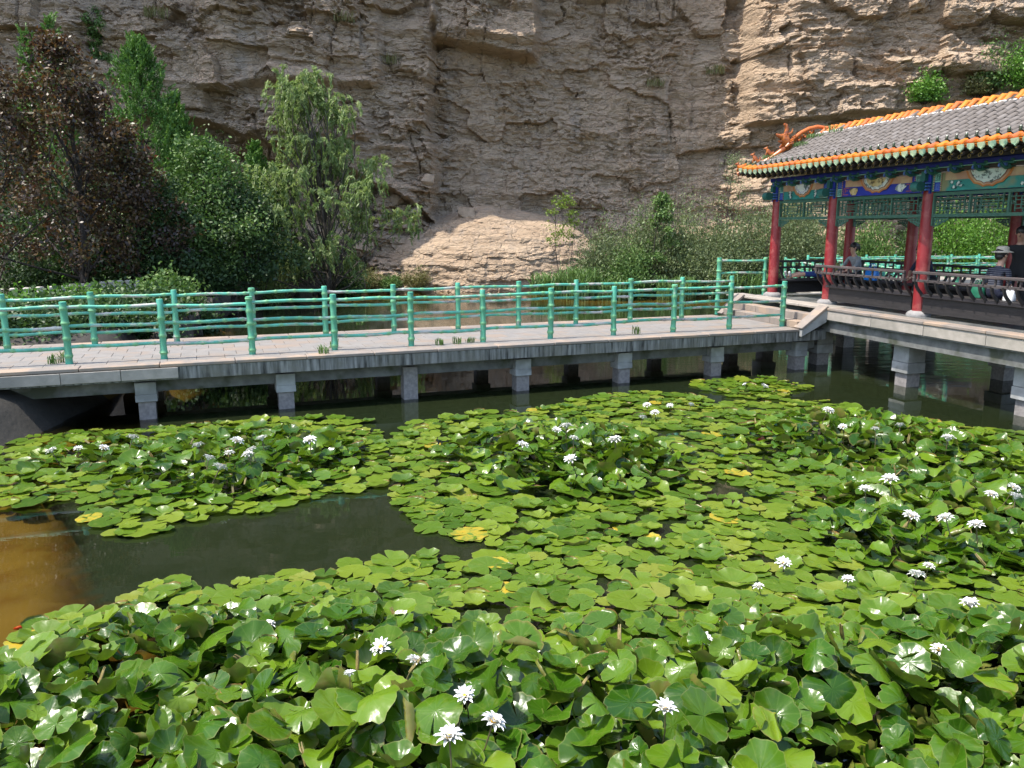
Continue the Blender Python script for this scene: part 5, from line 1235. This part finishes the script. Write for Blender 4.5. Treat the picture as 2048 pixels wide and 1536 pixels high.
EXTRA = [(178, 1038, .13, 1), (940, 1072, .17, 1), (993, 1131, .11, 1), (1075, 822, .19, 2), (75, 1285, .20, 1), (1600, 776, .16, 0), (1440, 770, .14, 0), (60, 1008, .18, 0), (285, 1060, .25, 0), (345, 1182, .21, 0), (1260, 1060, .16, 1), (1450, 1040, .15, 1)]
for px, py, R, yl in EXTRA:
    x, y = un(px, py, WZ + .01); pts.append((x, y, R, -1 - yl, px, py, False))
for x, y, R, up, px, py, farp in pts:
    bi = bed_of(x, y, px, py); bt, bl = beds[bi][0], beds[bi][1]
    cnts[bi] += 1; u = LR.random(); yellow = 0.0
    if up < 0: kind = 'flat'; yellow = 1.0 if up < -1.5 else 0; up = 0; 
    elif up < .05: kind = 'flat' if u < .46 else ('wavy' if u < .80 else ('curl' if u < .92 else 'bowl')); yellow = 1.0 if LR.random() < .007 else 0
    elif up < .13: kind = ['flat', 'wavy', 'wavy', 'bowl', 'curl', 'saddle', 'wavy', 'curl'][int(u * 8)]
    else: kind = ['wavy', 'bowl', 'bowl', 'funnel', 'fold', 'saddle', 'arch', 'flop', 'curl', 'saddle', 'funnel', 'fold', 'wavy', 'arch'][int(u * 14)]
    raised = min(1, up / .12)
    z = .008 + LR.uniform(0, .022) + up * LR.uniform(.1, 1.1)
    tilt = .035 + .66 * min(1, up / .28)
    if kind in ('fold', 'funnel'): z = max(.03, z - .08)
    if up > .12 and LR.random() < .05:
        o = put('rolled_leaf', SCR[LR.randrange(4)], bt, (x - bl.x, y - bl.y, z - .02), (LR.uniform(-.9, .9), LR.uniform(-.9, .9), LR.uniform(0, 6.28)), (R * .5, R * .5, R * .72)); continue
    s = R * LR.uniform(.95, 1.08); rx, ry = LR.gauss(0, tilt * .62), LR.gauss(0, tilt * .62)
    z = max(z, .006 + s * (abs(math.sin(rx)) + abs(math.sin(ry))) * .75) if up > .05 else z
    if up <= .05: rx, ry = LR.gauss(0, .04), LR.gauss(0, .04); z += .012
    o = put('leaf', KINDS[kind][LR.randrange(4)], bt, (x - bl.x, y - bl.y, z), (rx, ry, LR.uniform(0, 6.28)), (s * LR.uniform(.92, 1.08), s * LR.uniform(.92, 1.08), s))
    o.color = (raised * LR.uniform(.75, 1) if up > .03 else LR.uniform(0, .35), yellow * LR.uniform(.7, 1), 0, 1)
print('bed counts', cnts, 'of', len(pts))
# flowers
def petal(mb, L, w, az, el, r0, z0, mi=0):
    d = Vector((math.cos(az), math.sin(az), 0)); s = Vector((-d.y, d.x, 0)); vs = []; prof = [(0, .25), (.3, .8), (.6, 1), (.85, .6), (1, .04)]
    for t, ww in prof:
        c = d * (r0 + L * t * math.cos(el * (1 - .25 * t))) + Vector((0, 0, z0 + L * t * math.sin(el) + .02 * math.sin(t * 3)))
        vs += [c - s * w * ww * .5 + Vector((0, 0, .012 * ww)), c + Vector((0, 0, 0)), c + s * w * ww * .5 + Vector((0, 0, .012 * ww))]
    fs = []
    for i in range(4):
        for j in range(2): fs.append((3 * i + j, 3 * i + j + 1, 3 * i + 3 + j + 1, 3 * i + 3 + j))
    mb.add(vs, fs, mi)
def flower_meshes(seed, openness):
    g = random.Random(seed); mo = MB(); mi_ = MB()
    for ring, (n, el, L) in enumerate(((9, .16, .105), (9, .48, .100))):
        for i in range(n): petal(mo, L * g.uniform(.85, 1.1), .031, 2 * math.pi * (i + .5 * ring) / n + g.uniform(-.1, .1), el + (1 - openness) * .9 + g.uniform(-.1, .1), .012, .0)
    for ring, (n, el, L) in enumerate(((8, .80, .086), (6, 1.05, .066))):
        for i in range(n): petal(mi_, L * g.uniform(.85, 1.1), .031, 2 * math.pi * (i + .5 * ring) / n + g.uniform(-.1, .1), min(1.45, el + (1 - openness) * .5), .008, .008)
    st = MB()
    for i in range(14): a = 2 * math.pi * i / 14; st.tube([(.010 * math.cos(a), .010 * math.sin(a), .01), (.026 * math.cos(a), .026 * math.sin(a), .050)], [.006, .005], 4)
    st.ball((0, 0, .03), (.022, .022, .018), 8, 4)
    return mo.mesh('outer_petals', 'petal', True), mi_.mesh('inner_petals', 'petal', True), st.mesh('stamens', 'stamen', True)
FMS = [flower_meshes(i, o) for i, o in enumerate((1, .85, .65, 1, .45))]
STM = MB().tube([(0, 0, -.5), (.02, 0, -.2), (0, 0, 0)], [.007, .007, .008], 6).mesh('stem', 'lily_stem')
for i, (x, y, h, s, px, py) in enumerate(flw):
    bi = bed_of(x, y, px, py); bt, bl = beds[bi][0], beds[bi][1]; fm = FMS[4] if s < .65 else FMS[i % 4]
    k = s * (.60 + .22 * float(sst(6, 9.5, y)))
    f = put('flower', fm[0], bt, (x - bl.x, y - bl.y, h + .015), (LR.gauss(0, .18) + .12, LR.gauss(0, .2), LR.uniform(0, 6)), (k, k, k)); f['label'] = 'white water lily flower with yellow centre'
    put('inner_petals', fm[1], f); put('stamens', fm[2], f); put('stem', STM, f, (0, 0, 0))
# a red fish over the mud ledge
x, y = un(42, 1257, WZ - .05); mb = MB(); mb.tube([(-.05, 0, 0), (-.02, 0, 0), (.02, .003, 0), (.05, .008, 0), (.062, .011, 0)], [.006, .017, .016, .007, .003], 8)
fish = mb.build('goldfish', 'fish', None, (x, y, WZ - .04), (0, 0, .5), smooth=True)
MB().add([(.055, .008, 0), (.10, .035, .004), (.085, .012, 0), (.10, -.012, -.004)], [(0, 1, 2), (0, 2, 3)]).build('tail_fin', 'fish', fish)
tag(fish, 'small red goldfish swimming over the sunlit brown mud', 'goldfish')

# ================================================================== PEOPLE AND BAGS IN THE PAVILION
def person(label, loc, rz, J, E, regions, hair=None, hat=False, bun=False, headdir=(0, -1, 0)):
    """J: name -> (x,y,z,radius); E: edges; regions: name-pair -> material index; facing -Y locally"""
    names = list(J); me = bpy.data.meshes.new('body_cage'); me.from_pydata([J[n][:3] for n in names], [(names.index(a), names.index(b)) for a, b in E], [])
    o = bpy.data.objects.new('body_cage', me); COL.objects.link(o); mod = o.modifiers.new('skin', 'SKIN'); mod.use_smooth_shade = True; mod.branch_smoothing = .6
    sk = me.skin_vertices[0].data
    for i, n in enumerate(names):
        r = J[n][3]; sk[i].radius = r if hasattr(r, '__len__') else (r, r); sk[i].use_root = (n == 'pelvis')
    ss = o.modifiers.new('sub', 'SUBSURF'); ss.levels = 2; ss.render_levels = 2
    dg = bpy.context.evaluated_depsgraph_get(); ev = o.evaluated_get(dg); bm_ = bpy.data.meshes.new_from_object(ev); bpy.data.objects.remove(o)
    mats = regions['mats']; bm_.materials.clear()
    for m in mats: bm_.materials.append(MATS[m])
    segs = [(Vector(J[a][:3]), Vector(J[b][:3]), regions.get((a, b), regions['default'])) for a, b in E]
    for p in bm_.polygons:
        c = p.center; best = 9; mi = 0
        for a, b, m in segs:
            d = b - a; t = max(0, min(1, (c - a).dot(d) / max(d.length_squared, 1e-9))); q = (c - a - d * t).length
            if q < best: best = q; mi = m
        p.material_index = mi; p.use_smooth = True
    root = thing('person', label, 'person', loc, rz, 'people in the pavilion'); put('body', bm_, root)
    hd = Vector(J['skull'][:3]); F = Vector(headdir).normalized(); S = F.cross(Vector((0, 0, 1))).normalized()
    # face: nose, eyes, mouth, ears
    fc = MB(); fc.tube([hd + F * .085 + Vector((0, 0, .005)), hd + F * .112 + Vector((0, 0, -.03)), hd + F * .09 + Vector((0, 0, -.04))], [.008, .016, .010], 6)
    for s in (-1, 1): fc.ball(hd + S * s * .082 + Vector((0, 0, -.01)), (.014, .02, .03), 6, 5)
    fc.build('face_relief', mats[0], root, smooth=True)
    ey = MB()
    for s in (-1, 1): ey.ball(hd + F * .088 + S * s * .032 + Vector((0, 0, .008)), .010, 6, 4)
    ey.ball(hd + F * .088 + Vector((0, 0, -.065)), (.02, .012, .005), 6, 4); ey.build('eyes_and_mouth', 'hair', root)
    if hair:
        h = MB(); h.ball(hd - F * .022 + Vector((0, 0, .035)), (.098, .105, .095), 14, 9)
        h.ball(hd - F * .06 + Vector((0, 0, -.02)), (.08, .06, .07), 10, 6)
        if bun: h.ball(hd - F * .135 + Vector((0, 0, .04)), .045, 10, 6); h.tube([hd - F * .14 + Vector((0, 0, .03)), hd - F * .18 + Vector((0, 0, -.03)), hd - F * .17 + Vector((0, 0, -.10))], [.03, .028, .008], 7)
        h.build('hair', 'hair', root, smooth=True)
    if hat:
        h = MB(); h.lathe([(.175, -.012), (.17, .0), (.105, .02), (.10, .075), (.075, .10), (.01, .105)], tuple(hd + Vector((0, 0, .055)) + F * .01), 18); h.build('hat', 'cloth_beige', root, smooth=True)
    # hands: palm and five fingers curling on
    for sd in ('L', 'R'):
        w = Vector(J['wrist' + sd][:3]); e = Vector(J['elbow' + sd][:3]); d = (w - e).normalized(); up = Vector((0, 0, 1)); s = d.cross(up); s = s.normalized() if s.length > .1 else Vector((1, 0, 0)); nrm = s.cross(d)
        hm = MB(); hm.tube([w - d * .01, w + d * .045, w + d * .085], [.026, .034, .030], 8)
        for k, (off, L) in enumerate(((-.026, .052), (-.009, .066), (.009, .072), (.026, .064))):
            b = w + d * .08 + s * off; hm.tube([b, b + d * L * .5 - nrm * .010, b + d * L * .85 - nrm * .032], [.0085, .008, .006], 6)
        b = w + d * .03 + s * -.03; hm.tube([b, b - s * .022 + d * .025, b - s * .022 + d * .055 - nrm * .012], [.011, .010, .007], 6)
        hm.build('hand', mats[0], root, smooth=True)
    return root
def sitting(torso_lean=.1, arm='lap', shoulders=.19, head=(0, 0), knee_w=.12):
    L = torso_lean
    J = dict(pelvis=(0, 0, .10, (.15, .11)), waist=(0, -L * .4, .28, (.135, .10)), chest=(0, -L * .9, .47, (.155, .105)), neck0=(0, -L * 1.05, .58, (.07, .06)), neck=(head[0] * .5, -L * 1.15 + head[1] * .5, .635, .048), chin=(head[0], -L * 1.2 + head[1] - .02, .70, (.062, .07)), skull=(head[0], -L * 1.2 + head[1], .785, (.078, .09)), crown_=(head[0], -L * 1.2 + head[1] + .01, .85, (.06, .07)))
    E = [('pelvis', 'waist'), ('waist', 'chest'), ('chest', 'neck0'), ('neck0', 'neck'), ('neck', 'chin'), ('chin', 'skull'), ('skull', 'crown_')]
    for sd, s in (('L', 1), ('R', -1)):
        J['shoulder' + sd] = (s * shoulders, -L, .53, .055)
        if arm == 'lap': J['elbow' + sd] = (s * .24, -L * .6 - .03, .28, .042); J['wrist' + sd] = (s * .10, -L - .24, .16, .027)
        else: J['elbow' + sd] = (s * .22, -L - .14, .30, .044); J['wrist' + sd] = (s * .07, -L - .32, .20, .028)
        J['hip' + sd] = (s * .10, -.05, .085, .085); J['knee' + sd] = (s * knee_w, -.43, .11, .062); J['ankle' + sd] = (s * knee_w, -.42, -.32, .038); J['toe' + sd] = (s * (knee_w + .02), -.58, -.375, .032)
        E += [('chest', 'shoulder' + sd), ('shoulder' + sd, 'elbow' + sd), ('elbow' + sd, 'wrist' + sd), ('pelvis', 'hip' + sd), ('hip' + sd, 'knee' + sd), ('knee' + sd, 'ankle' + sd), ('ankle' + sd, 'toe' + sd)]
    return J, E
def regs(mats, shirt=1, legs=2, shoe=3, sleeves='short', barelegs=False):
    r = {'mats': mats, 'default': 0}
    for k in [('pelvis', 'waist'), ('waist', 'chest'), ('chest', 'neck0')]: r[k] = shirt
    for sd in 'LR':
        r[('chest', 'shoulder' + sd)] = shirt
        if sleeves in ('short', 'long'): r[('shoulder' + sd, 'elbow' + sd)] = shirt
        if sleeves == 'long': r[('elbow' + sd, 'wrist' + sd)] = shirt
        r[('pelvis', 'hip' + sd)] = legs; r[('hip' + sd, 'knee' + sd)] = legs; r[('knee' + sd, 'ankle' + sd)] = 0 if barelegs else legs; r[('ankle' + sd, 'toe' + sd)] = shoe
    return r
def seat(px, Yloc):
    """gallery X whose floor point (X, Yloc) shows at pixel column px"""
    lo, hi = -.5, 10.9
    for _ in range(40):
        m_ = (lo + hi) / 2; w = P2W(m_, Yloc, .8); q = pr(w.x, w.y, w.z)[0]
        if q < px: lo = m_
        else: hi = m_
    return m_
SEAT = .435
def place(X, Y): w = P2W(X, Y, SEAT); return (w.x, w.y, w.z)
Xw = seat(1716, WD - .26)
J, E = sitting(.16, 'knees', head=(0, -.02)); person('person in a grey top with hair tied in a bun, sitting on the rear bench', place(Xw, WD - .22), PR, J, E, regs(['skin', 'cloth_grey', 'cloth_black', 'shoe'], sleeves='short'), True, bun=True)
Xm = seat(1866, WD - .3)
J, E = sitting(.34, 'knees', head=(0, -.06)); person('dark-haired person in navy leaning forward on the rear bench', place(Xm, WD - .22), PR, J, E, regs(['skin_tan', 'cloth_navy', 'cloth_black', 'shoe'], barelegs=False), True)
Xh = seat(1992, .25)
J, E = sitting(.10, 'lap'); person('person in a pale brimmed hat and striped shirt on the front bench', place(Xh, .20), PR + math.pi, J, E, regs(['skin', 'striped', 'cloth_navy', 'shoe'], barelegs=True), True, hat=True)
Xs = seat(2034, .75)
J = dict(pelvis=(0, 0, .92, (.15, .11)), waist=(0, .0, 1.08, (.135, .10)), chest=(0, -.02, 1.28, (.16, .11)), neck0=(0, -.02, 1.40, (.075, .06)), neck=(0, -.03, 1.46, .052), chin=(0, -.06, 1.52, (.062, .07)), skull=(0, -.05, 1.60, (.078, .09)), crown_=(0, -.04, 1.66, (.06, .07)))
E = [('pelvis', 'waist'), ('waist', 'chest'), ('chest', 'neck0'), ('neck0', 'neck'), ('neck', 'chin'), ('chin', 'skull'), ('skull', 'crown_')]
for sd, s in (('L', 1), ('R', -1)):
    J['shoulder' + sd] = (s * .20, -.02, 1.35, .06); J['elbow' + sd] = (s * .26, .02, 1.08, .046); J['wrist' + sd] = (s * .24, -.12, .86, .03)
    J['hip' + sd] = (s * .10, 0, .88, .095); J['knee' + sd] = (s * .11, -.02, .48, .065); J['ankle' + sd] = (s * .11, .02, .08, .042); J['toe' + sd] = (s * .13, -.15, .035, .034)
    E += [('chest', 'shoulder' + sd), ('shoulder' + sd, 'elbow' + sd), ('elbow' + sd, 'wrist' + sd), ('pelvis', 'hip' + sd), ('hip' + sd, 'knee' + sd), ('knee' + sd, 'ankle' + sd), ('ankle' + sd, 'toe' + sd)]
w = P2W(Xs, .75, 0); person('person in a black tank top standing at the right edge', tuple(w), PR + .5, J, E, regs(['skin_tan', 'cloth_black', 'cloth_black', 'shoe'], sleeves='none'), True)
# lying on the end bench, feet towards the pond
J = dict(pelvis=(0, 0, .10, (.11, .14)), waist=(0, .18, .10, (.10, .13)), chest=(0, .38, .11, (.105, .15)), neck0=(0, .50, .11, .06), neck=(0, .56, .11, .048), chin=(0, .60, .14, .06), skull=(0, .68, .13, .08), crown_=(0, .75, .12, .06))
E = [('pelvis', 'waist'), ('waist', 'chest'), ('chest', 'neck0'), ('neck0', 'neck'), ('neck', 'chin'), ('chin', 'skull'), ('skull', 'crown_')]
for sd, s in (('L', 1), ('R', -1)):
    J['shoulder' + sd] = (s * .17, .44, .10, .055); J['elbow' + sd] = (s * .20, .18, .10, .042); J['wrist' + sd] = (s * .10, .02, .20, .027)
    J['hip' + sd] = (s * .09, -.05, .10, .085); J['knee' + sd] = (s * .09, -.46, .12, .06); J['ankle' + sd] = (s * .08, -.84, .06, .038); J['toe' + sd] = (s * .09, -.90, .20, .034)
    E += [('chest', 'shoulder' + sd), ('shoulder' + sd, 'elbow' + sd), ('elbow' + sd, 'wrist' + sd), ('pelvis', 'hip' + sd), ('hip' + sd, 'knee' + sd), ('knee' + sd, 'ankle' + sd), ('ankle' + sd, 'toe' + sd)]
person('person in blue shorts lying on the end bench by the entrance', place(.2, 1.15), PR, J, E, regs(['skin', 'cloth_grey', 'cloth_blue', 'shoe'], barelegs=True), True, headdir=(0, 0.05, 1))
def bag(name, label, cat, X, Y, z, w, d, h, m, handles=True, rz=0):
    t = thing(name, label, cat, tuple(P2W(X, Y, z)), PR + rz); g = random.Random(name); mb = MB(); n = 16; vs = []; lv = [(0, .86, .8), (.05, 1, 1), (.35, 1.03, .98), (.7, .96, .8), (.95, .86, .35), (1, .84, .25)]
    for q, a, b in lv:
        for i in range(n):
            an = 2 * math.pi * i / n; c, s = math.cos(an), math.sin(an); k = 1 + .05 * g.uniform(-1, 1)
            vs.append((w / 2 * a * k * math.copysign(abs(c) ** .5, c), d / 2 * b * k * math.copysign(abs(s) ** .6, s), h * q))
    fs = [(j * n + i, j * n + (i + 1) % n, (j + 1) * n + (i + 1) % n, (j + 1) * n + i) for j in range(len(lv) - 1) for i in range(n)] + [tuple(range(n - 1, -1, -1)), tuple((len(lv) - 1) * n + i for i in range(n))]
    mb.add(vs, fs); mb.build('bag_body', m, t, smooth=50)
    if handles:
        for s in (-1, 1): MB().tube([(-w * .22, s * d * .12, h * .95), (-w * .18, s * d * .16, h * 1.25), (0, s * d * .16, h * 1.38), (w * .18, s * d * .16, h * 1.25), (w * .22, s * d * .12, h * .95)], .009, 6).build('handle', m, t)
    return t
xb = seat(1745, WD - .35); bag('tote_bag', 'bright blue bag on the rear bench beside the person in grey', 'bag', xb, WD - .34, SEAT, .42, .18, .30, 'bag_blue')
xb = seat(1668, WD - .35); bag('backpack', 'olive backpack on the rear bench near the second column', 'backpack', xb, WD - .30, SEAT, .30, .2, .38, 'bag_olive', False)
bag('tote_bag', 'dark green bag on the front bench beside the hat wearer', 'bag', Xh - .32, .22, SEAT, .26, .16, .24, 'bag_green')
bag('plastic_bag', 'white plastic bag on the front bench by the hat wearer', 'bag', Xh + .36, .20, SEAT, .2, .14, .18, 'bag_white')
